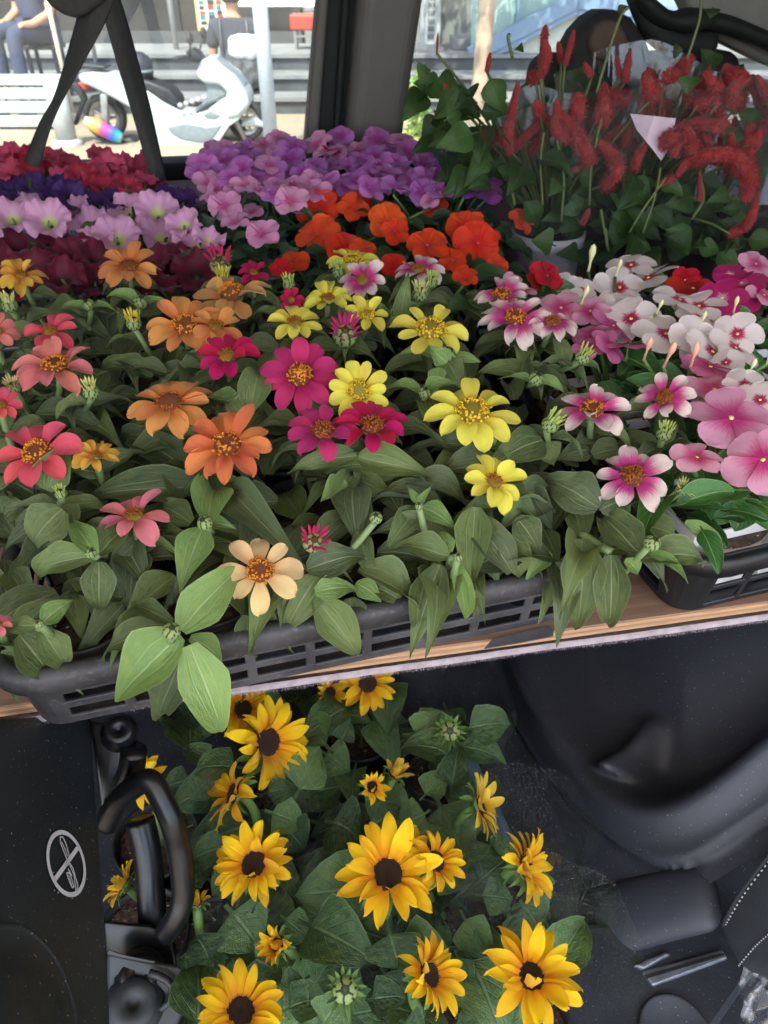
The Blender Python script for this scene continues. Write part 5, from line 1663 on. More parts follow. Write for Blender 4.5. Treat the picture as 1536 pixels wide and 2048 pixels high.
# leaves traced from the photograph: plant, base px, tip px, width px, base height, tip height, kind, roll
HL = [
    ('shootfront', (359, 1267), (215, 1408), 118, .120, .075, 'Y', 0), ('shootfront', (379, 1290), (452, 1484), 98, .116, .035, 'Yd', 0), ('shootfront', (361, 1260), (488, 1128), 92, .122, .128, 'Y', 0),
    ('shootfront', (366, 1305), (303, 1455), 84, .095, .030, 'D', 0), ('shootfront', (335, 1252), (178, 1322), 64, .110, .085, 'L', .3), ('shootfront', (345, 1244), (250, 1210), 40, .112, .10, 'L', 0), ('shootfront', (380, 1275), (446, 1330), 50, .105, .07, 'Y', -.3),
    ('pink', (192, 1108), (142, 1032), 48, .140, .150, 'Y', 0), ('pink', (185, 1112), (50, 1152), 66, .138, .120, 'L', 0), ('pink', (198, 1124), (199, 1234), 68, .130, .090, 'L', 0), ('pink', (195, 1108), (262, 1046), 60, .136, .132, 'L', 0), ('pink', (270, 1090), (252, 1232), 78, .115, .085, 'D', 0), ('pink', (290, 1075), (345, 1110), 56, .11, .09, 'L', 0),
    ('orange', (416, 1040), (436, 958), 82, .132, .120, 'Y', 0), ('orange', (405, 1056), (358, 1186), 78, .132, .105, 'Y', 0), ('orange', (424, 1050), (470, 1056), 34, .134, .14, 'Y', 0), ('orange', (382, 1046), (312, 1010), 62, .12, .115, 'L', 0), ('orange', (440, 1050), (548, 1086), 54, .115, .10, 'D', 0),
    ('orange', (370, 932), (228, 866), 80, .125, .125, 'D', 0), ('orange', (410, 972), (144, 990), 74, .122, .118, 'D', 0), ('orange', (458, 978), (612, 1136), 84, .126, .12, 'D', .2), ('orange', (440, 960), (440, 1010), 60, .12, .11, 'L', 0),
    ('shootleft', (84, 1246), (148, 1197), 46, .120, .125, 'Y', 0), ('shootleft', (74, 1252), (17, 1262), 40, .118, .105, 'L', 0), ('shootleft', (40, 1268), (112, 1364), 104, .105, .060, 'L', -.2), ('shootleft', (84, 1260), (140, 1342), 66, .110, .070, 'L', 0), ('shootleft', (40, 1300), (12, 1340), 40, .08, .06, 'L', 0), ('shootleft', (20, 1140), (80, 1236), 58, .11, .09, 'L', 0), ('shootleft', (8, 1120), (10, 1230), 60, .10, .08, 'D', 0), ('shootleft', (140, 1180), (165, 1280), 60, .09, .07, 'L', 0),
    ('coral', (125, 1018), (58, 1104), 98, .140, .110, 'L', 0), ('coral', (120, 1016), (150, 1060), 70, .135, .11, 'L', 0), ('coral', (92, 980), (138, 880), 76, .14, .17, 'L', 0), ('coral', (40, 1000), (-10, 1060), 60, .12, .10, 'L', 0), ('coral', (10, 1030), (50, 1100), 60, .11, .09, 'D', 0),
    ('crimson', (713, 911), (573, 942), 50, .150, .142, 'L', 0), ('crimson', (717, 913), (881, 952), 66, .150, .138, 'L', 0), ('crimson', (706, 972), (717, 1090), 82, .130, .110, 'D', 0), ('crimson', (690, 960), (640, 1000), 50, .13, .12, 'Y', 0), ('crimson', (720, 960), (790, 1000), 50, .125, .115, 'L', 0),
    ('shootmid', (842, 1014), (915, 1062), 48, .135, .125, 'Y', 0), ('shootmid', (835, 1016), (768, 1108), 56, .130, .110, 'L', 0), ('shootmid', (838, 1006), (864, 970), 18, .138, .155, 'Y', 0), ('shootmid', (834, 1006), (815, 972), 18, .138, .15, 'Y', 0), ('shootmid', (772, 978), (810, 1038), 46, .12, .105, 'D', 0),
    ('shootmid', (898, 1112), (774, 1086), 58, .125, .120, 'L', 0), ('shootmid', (880, 1130), (833, 1278), 78, .112, .050, 'L', 0), ('shootmid', (906, 1120), (937, 1254), 40, .118, .060, 'Y', 0), ('shootmid', (950, 1014), (938, 1190), 74, .138, .085, 'L', 0), ('shootmid', (950, 1180), (958, 1240), 30, .09, .05, 'L', 0), ('shootmid', (965, 1110), (1000, 1165), 44, .09, .08, 'L', 0), ('shootmid', (900, 1105), (880, 1060), 36, .125, .13, 'Y', 0),
    ('peach', (633, 1196), (732, 1328), 80, .100, .045, 'L', 0), ('peach', (634, 1152), (566, 1270), 80, .110, .070, 'L', 0), ('peach', (630, 1184), (720, 1176), 54, .108, .10, 'Y', 0), ('peach', (712, 1166), (764, 1206), 46, .095, .08, 'Y', 0), ('peach', (492, 1230), (502, 1324), 46, .09, .055, 'L', .4), ('peach', (700, 1196), (712, 1252), 60, .085, .06, 'D', 0), ('peach', (748, 1172), (814, 1208), 50, .09, .075, 'L', 0),
    ('magbud', (615, 1138), (738, 1108), 76, .115, .115, 'D', 0), ('magbud', (717, 1063), (752, 1170), 46, .12, .09, 'L', 0), ('magbud', (650, 1100), (560, 1130), 54, .11, .10, 'D', 0), ('magbud', (640, 1120), (600, 1190), 60, .10, .085, 'D', 0),
    ('shootright', (1280, 1116), (1427, 1118), 64, .120, .110, 'L', 0), ('shootright', (1288, 1098), (1384, 1168), 24, .128, .105, 'Y', 0), ('shootright', (1277, 1104), (1192, 1016), 82, .125, .125, 'L', 0), ('shootright', (1164, 1078), (1153, 1277), 88, .122, .045, 'L', 0), ('shootright', (1222, 1110), (1216, 1275), 72, .118, .045, 'L', .15), ('shootright', (1250, 1120), (1280, 1150), 34, .115, .10, 'Y', 0),
    ('bifront', (1197, 1016), (1082, 954), 92, .135, .135, 'D', 0), ('bifront', (1200, 1020), (1250, 1000), 70, .13, .13, 'D', 0), ('bifront', (1291, 1050), (1362, 1075), 56, .12, .11, 'L', 0), ('bifront', (1370, 1044), (1449, 1086), 30, .115, .10, 'Y', 0),
    ('yellowlow', (1034, 1035), (1082, 1112), 64, .13, .105, 'L', 0), ('yellowlow', (1002, 1068), (1053, 1166), 66, .12, .08, 'L', 0), ('yellowlow', (1100, 1104), (1048, 1162), 42, .10, .08, 'Y', 0), ('yellowlow', (1050, 976), (1108, 1056), 58, .135, .115, 'D', 0), ('yellowlow', (1090, 1060), (1120, 1130), 46, .10, .085, 'L', 0), ('yellowlow', (1000, 1100), (980, 1160), 46, .09, .075, 'L', 0),
    ('bimid', (1086, 880), (962, 942), 80, .15, .140, 'L', 0), ('bimid', (1090, 885), (1110, 930), 60, .145, .13, 'L', 0), ('bimid', (1180, 900), (1110, 920), 50, .135, .13, 'D', 0), ('bimid', (1185, 910), (1260, 900), 54, .135, .13, 'D', 0),
    ('yellowmid', (893, 725), (860, 690), 44, .19, .205, 'Y', 0), ('yellowmid', (880, 735), (868, 795), 36, .185, .165, 'Y', 0), ('yellowmid', (895, 722), (930, 780), 50, .185, .165, 'L', 0), ('yellowfar', (800, 640), (815, 545), 38, .185, .235, 'L', 0),
    ('magenta', (540, 760), (540, 690), 50, .17, .19, 'L', 0), ('crimsonback', (500, 820), (520, 720), 66, .17, .195, 'L', 0), ('crimsonback', (480, 830), (450, 800), 40, .17, .175, 'L', 0),
]
KIND = {'Y': ZY, 'L': ZL, 'D': ZD, 'Yd': ZY}
for key, b, tpx, w, bh, th, kind, roll in HL:
    pl = zplants[key]
    B_, T_ = P(*b, bh), P(*tpx, th)
    view = (CAM - (B_ + T_) * .5).normalized()
    leaf(pl, KIND[kind], B_, T_, W(w, (B_ + T_) * .5), up=(view + Vector((0, 0, .55))).normalized(), rg=rz, roll=roll + rz.uniform(-.12, .12))
# stems under the front shoots
for key, u, v, hh in [('shootfront', 350, 1268, .115), ('shootleft', 80, 1256, .112), ('shootmid', 905, 1116, .118), ('shootright', 1280, 1104, .12), ('pink', 190, 1112, .135), ('orange', 408, 1052, .128), ('shootmid', 838, 1014, .13)]:
    pl = zplants[key]
    stem_obj(pl, pl.location, P(u, v, hh), .0042, .0034, m_zs, bend=Vector((0, 0, .02)))
pl = zplants['shootright']
stem_obj(pl, P(1160, 1068, .118), P(1222, 1104, .118), .0042, .004, m_zs)
# under-storey leaves that close the canopy over the trays
keys = list(zplants)
cent = {k: pix(zplants[k].location) for k in keys}
fill = 0
for k in range(1500):
    if fill >= 300: break
    u, v = rz.uniform(-40, 1280), rz.uniform(585, 1235)
    lim = 1330 - u * .135                     # stay behind the tray front
    if v > lim - 45: continue
    if u > 1010 + (v - 560) * .40: continue
    hh = zH(v) * rz.uniform(.55, .84)
    p = P(u, v, hh)
    key = min(keys, key=lambda q: (zplants[q].location - p).to_2d().length if False else ((zplants[q].location.x - p.x) ** 2 + (zplants[q].location.y - p.y) ** 2))
    a = rz.uniform(0, 6.28)
    ln = rz.uniform(.05, .08)
    tip = p + Vector((math.cos(a), math.sin(a), rz.uniform(-.45, .2))) * ln
    leaf(zplants[key], rz.choice([ZL, ZD, ZD]), p, tip, ln * rz.uniform(.38, .5), up=Vector((rz.gauss(0, .2), -.35 + rz.gauss(0, .2), 1)), rg=rz)
    fill += 1
# ---- five-petalled flowers (vinca, impatiens), each one fused bloom
def five_mesh(name, mats, w=.95, base=.2, cup=.05, droop=.1, skew=.0, notch=.08, ruffle=.02, seed=0, lens=(1, 1, 1, 1, 1), angs=None, lift=0.0, tipk=4, centre=True):
    rg = random.Random(seed)
    mb = MB()
    for k in range(5):
        a0 = (angs[k] if angs else k * 72) * math.pi / 180
        L = lens[k]
        dr = droop * rg.uniform(.3, 1.5)
        tw = rg.uniform(-.12, .12)
        sd = rg.uniform(0, 20)
        def fn(a, b):
            bb = 1 - (1 - b) ** 1.4
            s = (a - .5) * 2
            t = min(1, bb / .6)
            ww = w * (base + (1 - base) * t ** 1.1) * max(0, 1 - bb ** tipk) ** .5
            x = s * ww * .5 + skew * bb * bb
            y = .03 + bb * L - notch * math.exp(-(s / .35) ** 2) * bb ** 6
            z = lift * bb - dr * bb * bb + cup * s * s * ww + ruffle * noise.noise(Vector((s * 1.6 + sd, bb * 3, sd))) * 3 * bb + tw * s * ww + .006 * k
            c_, s_ = math.cos(a0), math.sin(a0)
            return (x * c_ - y * s_, x * s_ + y * c_, z)
        mb.grid(6, 7, fn, 0)
    if centre:
        mb.lathe([(.07, -.02), (.06, .03), (0, .05)], 8, None, 1)
    mb.lathe([(.03, -.5), (.035, -.2), (.05, -.02)], 6, None, 2)
    return mb.mesh(name, mats, True)
m_veye = M_plain('yellow flower eye', G(236, 220, 120), .6)
m_ieye = M_plain('flower eye', G(190, 90, 90), .6)
VMAT = {
    'white': M_petal('white vinca petal', G(252, 238, 234), G(200, 30, 90), lo=.10, hi=.22, streak=.05, var=.04),
    'pink': M_petal('pink vinca petal', G(246, 176, 204), G(216, 60, 130), lo=.08, hi=.55, streak=.1),
    'rose': M_petal('rose vinca petal', G(232, 130, 176), G(206, 50, 120), lo=.1, hi=.6, streak=.1),
    'magenta': M_petal('magenta vinca petal', G(206, 40, 110), G(236, 180, 200), lo=.04, hi=.16, streak=.15),
    'red': M_petal('red impatiens petal', G(206, 22, 24), G(170, 10, 20), streak=.15),
}
VF = {k: [five_mesh('bloom', [m, m_veye, m_gs], w=1.0, base=.16, skew=.10, notch=.03, droop=.12, seed=s, tipk=5) for s in (1, 2, 3)] for k, m in VMAT.items()}
IMAT = {
    'orange': M_petal('orange impatiens petal', G(246, 84, 38), G(226, 60, 30), lo=0, hi=.4, streak=.12, var=.07),
    'redorange': M_petal('red-orange impatiens petal', G(222, 52, 26), G(200, 30, 30), lo=0, hi=.4, streak=.12),
    'lilac': M_petal('lilac impatiens petal', G(206, 130, 206), G(190, 70, 170), lo=.02, hi=.5, streak=.15, var=.14),
    'palepink': M_petal('pale pink impatiens petal', G(238, 166, 206), G(214, 96, 160), lo=.02, hi=.4, streak=.12, var=.1),
    'purple': M_petal('purple impatiens petal', G(168, 84, 182), G(150, 50, 150), lo=.02, hi=.5, streak=.15, var=.14),
    'red': VMAT['red'],
}
IF = {k: [five_mesh('bloom', [m, m_ieye, m_gs], w=1.15, base=.3, cup=.12, droop=.14, notch=.12, ruffle=.05, seed=s, lens=(.8, .95, 1.08, 1.08, .95), angs=(0, 76, 150, 212, 286), lift=.12) for s in (1, 2, 3, 4)] for k, m in IMAT.items()}
def petunia_mesh(name, mats, seed):
    rg = random.Random(seed)
    ph = rg.uniform(0, 6)
    def fn(a, b):
        th = a * 2 * math.pi
        r = b
        lob = 1 + .07 * math.cos(5 * th) * b ** 2 + .05 * noise.noise(Vector((math.cos(th) * 2 + seed, math.sin(th) * 2, 0)))
        z = -.75 * (1 - b) ** 2.2 - .10 * b * b
        z += b ** 3 * (.15 * math.sin(5 * th + ph) + .10 * math.sin(13 * th + ph * 2) + .24 * noise.noise(Vector((math.cos(th) * 1.6, math.sin(th) * 1.6, seed * 2.0))))
        rr = (.08 + .92 * r ** .8) * lob
        return (math.cos(th) * rr, math.sin(th) * rr, z)
    mb = MB().grid(44, 9, fn, 0)
    mb.lathe([(.05, -1.15), (.09, -1.0), (.11, -.7)], 8, None, 1)
    return mb.mesh(name, mats, True)
def M_pet(name, c, throat, dark=None):
    t = NT(name)
    u, v = t.uv()
    ray_ = t.math('ABSOLUTE', t.math('SUBTRACT', t.math('FRACT', t.math('MULTIPLY', u, 5.0)), .5))
    fine = t.math('ABSOLUTE', t.math('SUBTRACT', t.math('FRACT', t.math('MULTIPLY', u, 35.0)), .5))
    vein = t.math('MULTIPLY', t.math('ADD', t.math('SUBTRACT', 1.0, t.sstep(ray_, .0, .06)), t.math('MULTIPLY', t.math('SUBTRACT', 1.0, t.sstep(fine, 0, .25)), .35), clamp=True), .5)
    d = dark or tuple(x * .55 for x in c[:3]) + (1,)
    cc = t.mix(vein, c, d)
    cc = t.mix(t.math('SUBTRACT', 1.0, t.sstep(v, .08, .32)), cc, throat)
    hs = t.node('ShaderNodeHueSaturation')
    t.link(t.math('ADD', .86, t.math('MULTIPLY', t.rand(), .26)), hs.inputs['Value'])
    t.link(cc, hs.inputs['Color'])
    t.base(hs.outputs[0]); t.rough(.6); t.b.inputs['Sheen Weight'].default_value = .1
    t.bump(t.noise(10, 3, coord='UV', stretch=(8, 1, 1)), .4, .002)
    t.thin(hs.outputs[0], .3)
    return t.mat
PM_ = {'burgundy': M_pet('burgundy petunia', G(112, 16, 52), G(60, 8, 30)), 'pink': M_pet('pale pink petunia', G(232, 172, 208), G(214, 222, 140), G(200, 120, 180)), 'purple': M_pet('dark purple petunia', G(70, 30, 104), G(34, 14, 50)), 'red': M_pet('rose red petunia', G(190, 40, 66), G(150, 30, 50)), 'rose': M_pet('rose pink petunia', G(210, 76, 110), G(190, 40, 70))}
PF = {k: [petunia_mesh('bloom', [m, m_gs], s * 1.7) for s in (1, 2, 3)] for k, m in PM_.items()}

rb_ = random.Random(5)
def BP(u, v, h, ymax=1.60):
    p = P(u, v, h)
    return p if p.y < ymax else PY(u, v, ymax)
def bloom(parent, me_list, p, dia, n, rg=rb_):
    return put('bloom', me_list[rg.randrange(len(me_list))], parent, face_frame(p, n, rg.uniform(0, 6.28), dia * .5))
def jn(ty=-.4, j=.25, rg=rb_): return Vector((rg.gauss(0, j), ty + rg.gauss(0, j), 1)).normalized()
def inside(u, v, poly):
    c = False
    for (x0, y0), (x1, y1) in zip(poly, poly[1:] + poly[:1]):
        if (y0 > v) != (y1 > v) and u < (x1 - x0) * (v - y0) / (y1 - y0) + x0: c = not c
    return c
def scatter(poly, n, mind, rg=rb_):
    us = [p[0] for p in poly]; vs = [p[1] for p in poly]
    out = []
    for _ in range(n * 60):
        if len(out) >= n: break
        u, v = rg.uniform(min(us), max(us)), rg.uniform(min(vs), max(vs))
        if inside(u, v, poly) and all((u - a) ** 2 + ((v - b) * 1.5) ** 2 > mind ** 2 for a, b in out): out.append((u, v))
    return out
def bed(name, label, group, bins, items, meshes, lf, H, size, leafn, leaflen, ty=-.45, cat='flower plant', ymax=1.58, h_jit=.012, base_h=.05):
    """items: (u, v, kind, px) blooms; bins: plant bases by column of pixels"""
    plants = []
    for lab, (u, v) in zip(label if isinstance(label, list) else [label] * len(bins), bins):
        p = BP(u, v, H, ymax - .04)
        plants.append(empty(name, Vector((p.x, p.y, SH + base_h)), lab, cat, group))
    near = lambda p: min(plants, key=lambda e: (e.location.x - p.x) ** 2 + .5 * (e.location.y - p.y) ** 2)
    for u, v, kind, px in items:
        p = BP(u, v, H + rb_.uniform(-h_jit, h_jit), ymax)
        e = near(p)
        n = jn(ty)
        bloom(e, meshes[kind], p, W(px * size / 80, p), n)
        if rb_.random() < .5:
            stem_obj(e, e.location, p - n * .012, .0025, .0018, m_gs, bend=Vector((0, 0, .02)), n=4)
        for q in range(leafn):
            a = rb_.uniform(0, 6.28)
            ln = leaflen * rb_.uniform(.7, 1.25)
            o = p + Vector((rb_.gauss(0, .018), rb_.gauss(0, .018), -rb_.uniform(.02, .05)))
            o.y = min(o.y, ymax + .02)
            tip = o + Vector((math.cos(a), math.sin(a) - .4, rb_.uniform(-.5, .3))) * ln
            if tip.y > ymax + .06: tip.y = ymax + .06
            leaf(e, lf, o, tip, ln * rb_.uniform(.45, .6), up=Vector((rb_.gauss(0, .25), -.5 + rb_.gauss(0, .25), 1)), rg=rb_)
    return plants

# ---- petunias at the back left
it = [(u, v, 'burgundy', rb_.uniform(72, 98)) for u, v in [(30, 480), (95, 475), (150, 500), (60, 525), (200, 510), (120, 545), (250, 505), (300, 515), (345, 520), (390, 535), (20, 560), (180, 555), (320, 555), (285, 550), (-20, 515), (240, 545)]]
bed('petunia_plant', ['burgundy petunia plant behind the golden zinnia', 'burgundy petunia plant behind the small orange zinnia', 'burgundy petunia plant beside the crimson zinnia bud'], 'burgundy petunias', [(40, 520), (160, 520), (300, 535)], it, PF, PL_, .165, 84, 1, .045)
it = [(u, v, 'pink', px) for u, v, px in [(20, 425, 84), (92, 432, 88), (172, 434, 82), (232, 466, 90), (255, 420, 76), (310, 412, 84), (322, 462, 80), (388, 478, 92), (62, 405, 70), (140, 410, 72), (195, 462, 70), (-20, 440, 80), (362, 440, 70), (420, 470, 64)]]
bed('petunia_plant', ['pale pink petunia plant below the thinner strap tail', 'pale pink petunia plant before the dark purple petunias', 'pale pink petunia plant beside the pale pink impatiens'], 'pale pink petunias', [(40, 430), (190, 440), (340, 440)], it, PF, PL_, .178, 84, 1, .04, ty=-.6)
it = [(u, v, 'purple', rb_.uniform(56, 72)) for u, v in [(16, 372), (60, 366), (92, 384), (146, 390), (192, 398), (125, 372), (365, 394), (340, 382), (232, 392), (30, 352), (-10, 385)]]
bed('petunia_plant', ['dark purple petunia plant under the thinner strap tail', 'dark purple petunia plant under the end of the longer strap tail'], 'dark purple petunias', [(60, 380), (260, 390)], it, PF, PL_, .185, 80, 1, .04)
it = [(u, v, rb_.choice(['red', 'red', 'rose']), rb_.uniform(50, 66)) for u, v in [(36, 305), (70, 310), (14, 335), (105, 332), (191, 341), (219, 327), (273, 332), (255, 362), (205, 365), (292, 352), (200, 304), (308, 362), (160, 342), (132, 322), (10, 300), (62, 334), (240, 318), (170, 366), (125, 352), (-10, 320), (285, 318), (100, 305)]]
bed('petunia_plant', ['rose red petunia plant left of the hanging strap tails', 'rose red petunia plant between the two strap tails', 'rose red petunia plant at the foot of the longer strap tail'], 'rose red petunias', [(30, 325), (150, 340), (260, 345)], it, PF, PL_, .198, 80, 1, .035, ymax=1.56)
# ---- impatiens
POLY = [(385, 335), (440, 300), (520, 280), (700, 268), (800, 282), (890, 300), (965, 345), (985, 400), (880, 388), (700, 372), (610, 402), (540, 392), (420, 378)]
it = []
for u, v in scatter(POLY, 96, 19):
    kind = 'purple' if (u > 880 and rb_.random() < .7) else ('palepink' if (v > 360 and u < 640 and rb_.random() < .6) else ('lilac' if rb_.random() < .8 else 'palepink'))
    it.append((u, v, kind, rb_.uniform(50, 70)))
it += [(866, 282, 'lilac', 50), (880, 268, 'lilac', 40), (884, 290, 'purple', 50), (576, 290, 'red', 36), (660, 300, 'red', 40)]
bed('impatiens_plant', ['lilac impatiens plant beside the dark purple petunias', 'lilac impatiens plant behind the pale pink impatiens', 'lilac impatiens plant below the dark window seal', 'lilac impatiens plant below the grey window pillar', 'lilac impatiens plant against the clear chenille sleeve'], 'lilac impatiens', [(440, 350), (540, 340), (650, 330), (760, 330), (880, 350)], it, IF, IL_, .205, 80, 1, .036, ymax=1.55)
it = [(u, v, 'palepink', px) for u, v, px in [(446, 412, 74), (522, 468, 74), (580, 402, 76), (470, 445, 62), (505, 425, 50), (548, 385, 50), (860, 402, 50), (425, 392, 50)]]
bed('impatiens_plant', 'pale pink impatiens plant between the petunias and the orange impatiens', None, [(510, 440)], it, IF, IL_, .19, 80, 5, .045)
it = [(u, v, k, px) for u, v, k, px in [(640, 420, 'orange', 92), (634, 468, 'orange', 96), (650, 398, 'orange', 60), (708, 414, 'orange', 66), (738, 410, 'orange', 74), (776, 446, 'orange', 82), (790, 462, 'orange', 60), (692, 500, 'orange', 90), (728, 500, 'redorange', 60), (855, 490, 'redorange', 88), (924, 452, 'orange', 84), (956, 486, 'orange', 98), (870, 414, 'orange', 56), (1040, 444, 'orange', 60), (592, 522, 'redorange', 60), (790, 532, 'redorange', 60), (905, 520, 'redorange', 60), (994, 530, 'orange', 50), (560, 540, 'redorange', 50), (930, 556, 'redorange', 56), (1095, 552, 'red', 74), (1075, 566, 'red', 50), (975, 468, 'orange', 60)]]
bed('impatiens_plant', ['orange impatiens plant beside the pale pink petunias', 'orange impatiens plant in front of the lilac impatiens', 'orange impatiens plant beside the white chenille pot', 'red-orange impatiens plant above the white and magenta zinnias'], 'orange impatiens', [(630, 460), (760, 460), (960, 480), (860, 520)], it, IF, IL_, .18, 80, 4, .05, ty=-.6)
# leafy darkness between the beds
for e in [o for o in list(col.objects) if o.name.startswith('impatiens_plant')]:
    for k in range(26):
        p = e.location + Vector((rb_.gauss(0, .07), rb_.gauss(0, .05), rb_.uniform(.03, .11)))
        if p.y > 1.58: continue
        a = rb_.uniform(0, 6.28)
        ln = rb_.uniform(.04, .06)
        leaf(e, IL_, p, p + Vector((math.cos(a), math.sin(a) - .3, rb_.uniform(-.2, .4))) * ln, ln * .5, rg=rb_)

# ---- vincas on the right
it = [(u, v, 'white', px) for u, v, px in [(1262, 530, 80), (1239, 575, 84), (1297, 556, 92), (1359, 600, 92), (1398, 612, 84), (1243, 614, 84), (1262, 638, 100), (1332, 668, 108), (1390, 680, 90), (1425, 704, 100), (1471, 696, 92), (1475, 668, 80), (1435, 660, 70), (1130, 572, 66), (1160, 580, 56), (1490, 770, 70), (1520, 800, 80), (1452, 725, 60)]]
it += [(u, v, 'pink', px) for u, v, px in [(1122, 616, 76), (1180, 622, 66), (1429, 779, 104), (1462, 836, 140), (1526, 920, 126), (1394, 915, 84), (1025, 566, 40), (1049, 580, 44), (1480, 800, 90), (1530, 845, 80), (1512, 528, 60), (1528, 590, 60), (1400, 740, 60)]]
it += [(u, v, 'rose', px) for u, v, px in [(1227, 652, 80), (1219, 692, 70), (1256, 690, 72), (1421, 734, 90), (1190, 668, 70), (1175, 695, 50)]]
it += [(u, v, 'magenta', px) for u, v, px in [(1444, 596, 80), (1483, 566, 76), (1460, 548, 56), (1500, 590, 60)]]
it += [(u, v, 'red', px) for u, v, px in [(1386, 577, 84), (1400, 640, 40), (1370, 560, 50)]]
vbins = [(1250, 640), (1400, 690), (1480, 860), (1470, 620)]
vl = ['white vinca plant with red eyes behind the white and magenta zinnias', 'white vinca plant with drooping rounded flowers above the black tray', 'pink vinca plant with large rose-centred flowers in the black tray', 'magenta and red vinca plant beside the wrapped red plants']
VPL = bed('vinca_plant', vl, 'vinca plants', vbins, it, VF, VL_, .172, 100, 2, .05, ty=-.25, ymax=1.3, h_jit=.008)
for k in range(120):                         # glossy leaves
    u, v = rb_.uniform(1120, 1580), rb_.uniform(600, 1060)
    if u < 1120 + (v - 560) * .42: continue
    p = P(u, v, rb_.uniform(.09, .15))
    e = min(VPL, key=lambda q: (q.location.x - p.x) ** 2 + (q.location.y - p.y) ** 2)
    a = rb_.uniform(0, 6.28)
    ln = rb_.uniform(.04, .06)
    leaf(e, VL_, p, p + Vector((math.cos(a), math.sin(a), rb_.uniform(-.35, .3))) * ln, ln * rb_.uniform(.4, .5), up=Vector((rb_.gauss(0, .2), -.4, 1)), rg=rb_)
for b, tp2, w in [((1400, 1000), (1475, 1040), 52), ((1500, 1000), (1470, 1060), 60), ((1520, 975), (1540, 1060), 70), ((1440, 890), (1395, 960), 50), ((1450, 900), (1500, 960), 60), ((1390, 930), (1440, 990), 66), ((1530, 900), (1480, 900), 46)]:
    B_, T_ = P(*b, .12), P(*tp2, .10)
    leaf(VPL[2], VL_, B_, T_, W(w, B_), up=(CAM - B_), rg=rb_)
def vbud_mesh(mat):
    return MB().lathe([(.0, 0), (.05, .02), (.045, .42), (.075, .55), (.12, .72), (.09, .92), (0, 1.02)], 8, None, 0).mesh('bud', [mat], True)
m_vb1 = M_plain('pale bud', G(232, 226, 170), .5); m_vb2 = M_plain('peach bud', G(240, 180, 150), .5)
VBUD = [vbud_mesh(m_vb1), vbud_mesh(m_vb2)]
for u, v, k, s in [(1176, 522, 0, 60), (1230, 540, 0, 40), (1161, 594, 0, 44), (1287, 700, 1, 52), (1326, 712, 1, 60), (1380, 712, 1, 60), (1466, 612, 0, 40), (1533, 712, 0, 44), (1400, 640, 0, 36), (1312, 616, 0, 34), (1496, 735, 0, 40)]:
    p = P(u, v + s * .4, .175)
    e = min(VPL, key=lambda q: (q.location.x - p.x) ** 2 + (q.location.y - p.y) ** 2)
    h = W(s, p)
    put('bud', VBUD[k], e, face_frame(p, (rb_.gauss(0, .1), -.15, 1), 0, h))
    stem_obj(e, e.location, p + Vector((0, 0, h * .05)), .0022, .0018, m_gs, bend=Vector((0, 0, .02)), n=4)

# ---- chenille plants with red catkins in clear sleeves
def M_fuzz():
    t = NT('red catkin')
    c = t.mix(t.noise(160, 3), G(122, 26, 30), G(188, 60, 58))
    t.base(c); t.rough(.8); t.b.inputs['Sheen Weight'].default_value = .3; t.thin(G(190, 50, 50), .25)
    return t.mat
m_fuzz = M_fuzz()
m_cs = M_stem('chenille stem', G(62, 80, 40), G(104, 112, 66))
rc = random.Random(9)
m_pot = M_plain('white flower pot', G(206, 204, 208), .4, var=.06)
m_film = M_film('clear sleeve film', .16, .014, 11)
CHP = []
for (u, v, Y, lab) in [(1092, 505, 1.16, 'chenille plant with red catkins in the visible white pot behind the impatiens'), (1255, 520, 1.20, 'chenille plant with two thick drooping red catkins before the dark headrest'), (1400, 520, 1.22, 'chenille plant with a pale card and arching red catkins'), (1530, 520, 1.18, 'chenille plant with long curved red catkins at the far end of the shelf')]:
    q = PY(u, v, Y)
    base = Vector((q.x, Y, SH))
    top = .145
    pe_ = soil_pot(base, .058, top, m_pot if not CHP else m_cell, 'flower_pot', ['white flower pot with a drainage rim behind the orange impatiens', 'black flower pot under the thick red catkins', 'black flower pot hidden behind the magenta vincas', 'black flower pot under the long curved red catkins'][len(CHP)], 'pot', 'pots of the chenille plants')
    e = empty('chenille_plant', base + Vector((0, 0, top * .9)), lab, 'flower plant', 'chenille plants')
    CHP.append(e)
def nearest(plants, p): return min(plants, key=lambda q: (q.location.x - p.x) ** 2 + .3 * (q.location.y - p.y) ** 2)
def catkin(path_z, thick, Y):
    pts = smooth_path([PY(820 + x * .466, y * .466, Y + rc.uniform(-.02, .02)) for x, y in path_z], 6)
    mid = pts[len(pts) // 2]
    r0 = thick * .466 * depth(mid) / FPX * .5
    e = nearest(CHP, pts[-1])
    n = len(pts)
    prof = [r0 * (.35 + .65 * min(1, i / (n * .3))) * (1 if i < n * .8 else .85) for i in range(n)]
    mb = MB().tube(pts, [p * .72 for p in prof], 9)
    cnt = int(110 + 900 * sum((pts[i + 1] - pts[i]).length for i in range(n - 1)) * 6)
    for k in range(min(cnt, 1100)):
        f = rc.random() * (n - 1.001)
        i = int(f)
        p = pts[i].lerp(pts[i + 1], f - i)
        d = (pts[i + 1] - pts[i]).normalized()
        a = d.orthogonal().normalized()
        a = Matrix.Rotation(rc.uniform(0, 6.28), 3, d) @ a
        r = prof[i]
        q = p + a * r * .6
        o = (a + d * rc.uniform(-.5, .5) + Vector((0, 0, -.15))).normalized() * r * rc.uniform(.45, .85)
        w = d.cross(a) * r * .09
        mb.add([q - w, q + w, q + o], [(0, 1, 2)])
    mb.build('catkin', m_fuzz, e, smooth=False)
    stem_obj(e, e.location, pts[-1], .0026, .0018, m_cs, bend=Vector((0, 0, .04)), n=5)
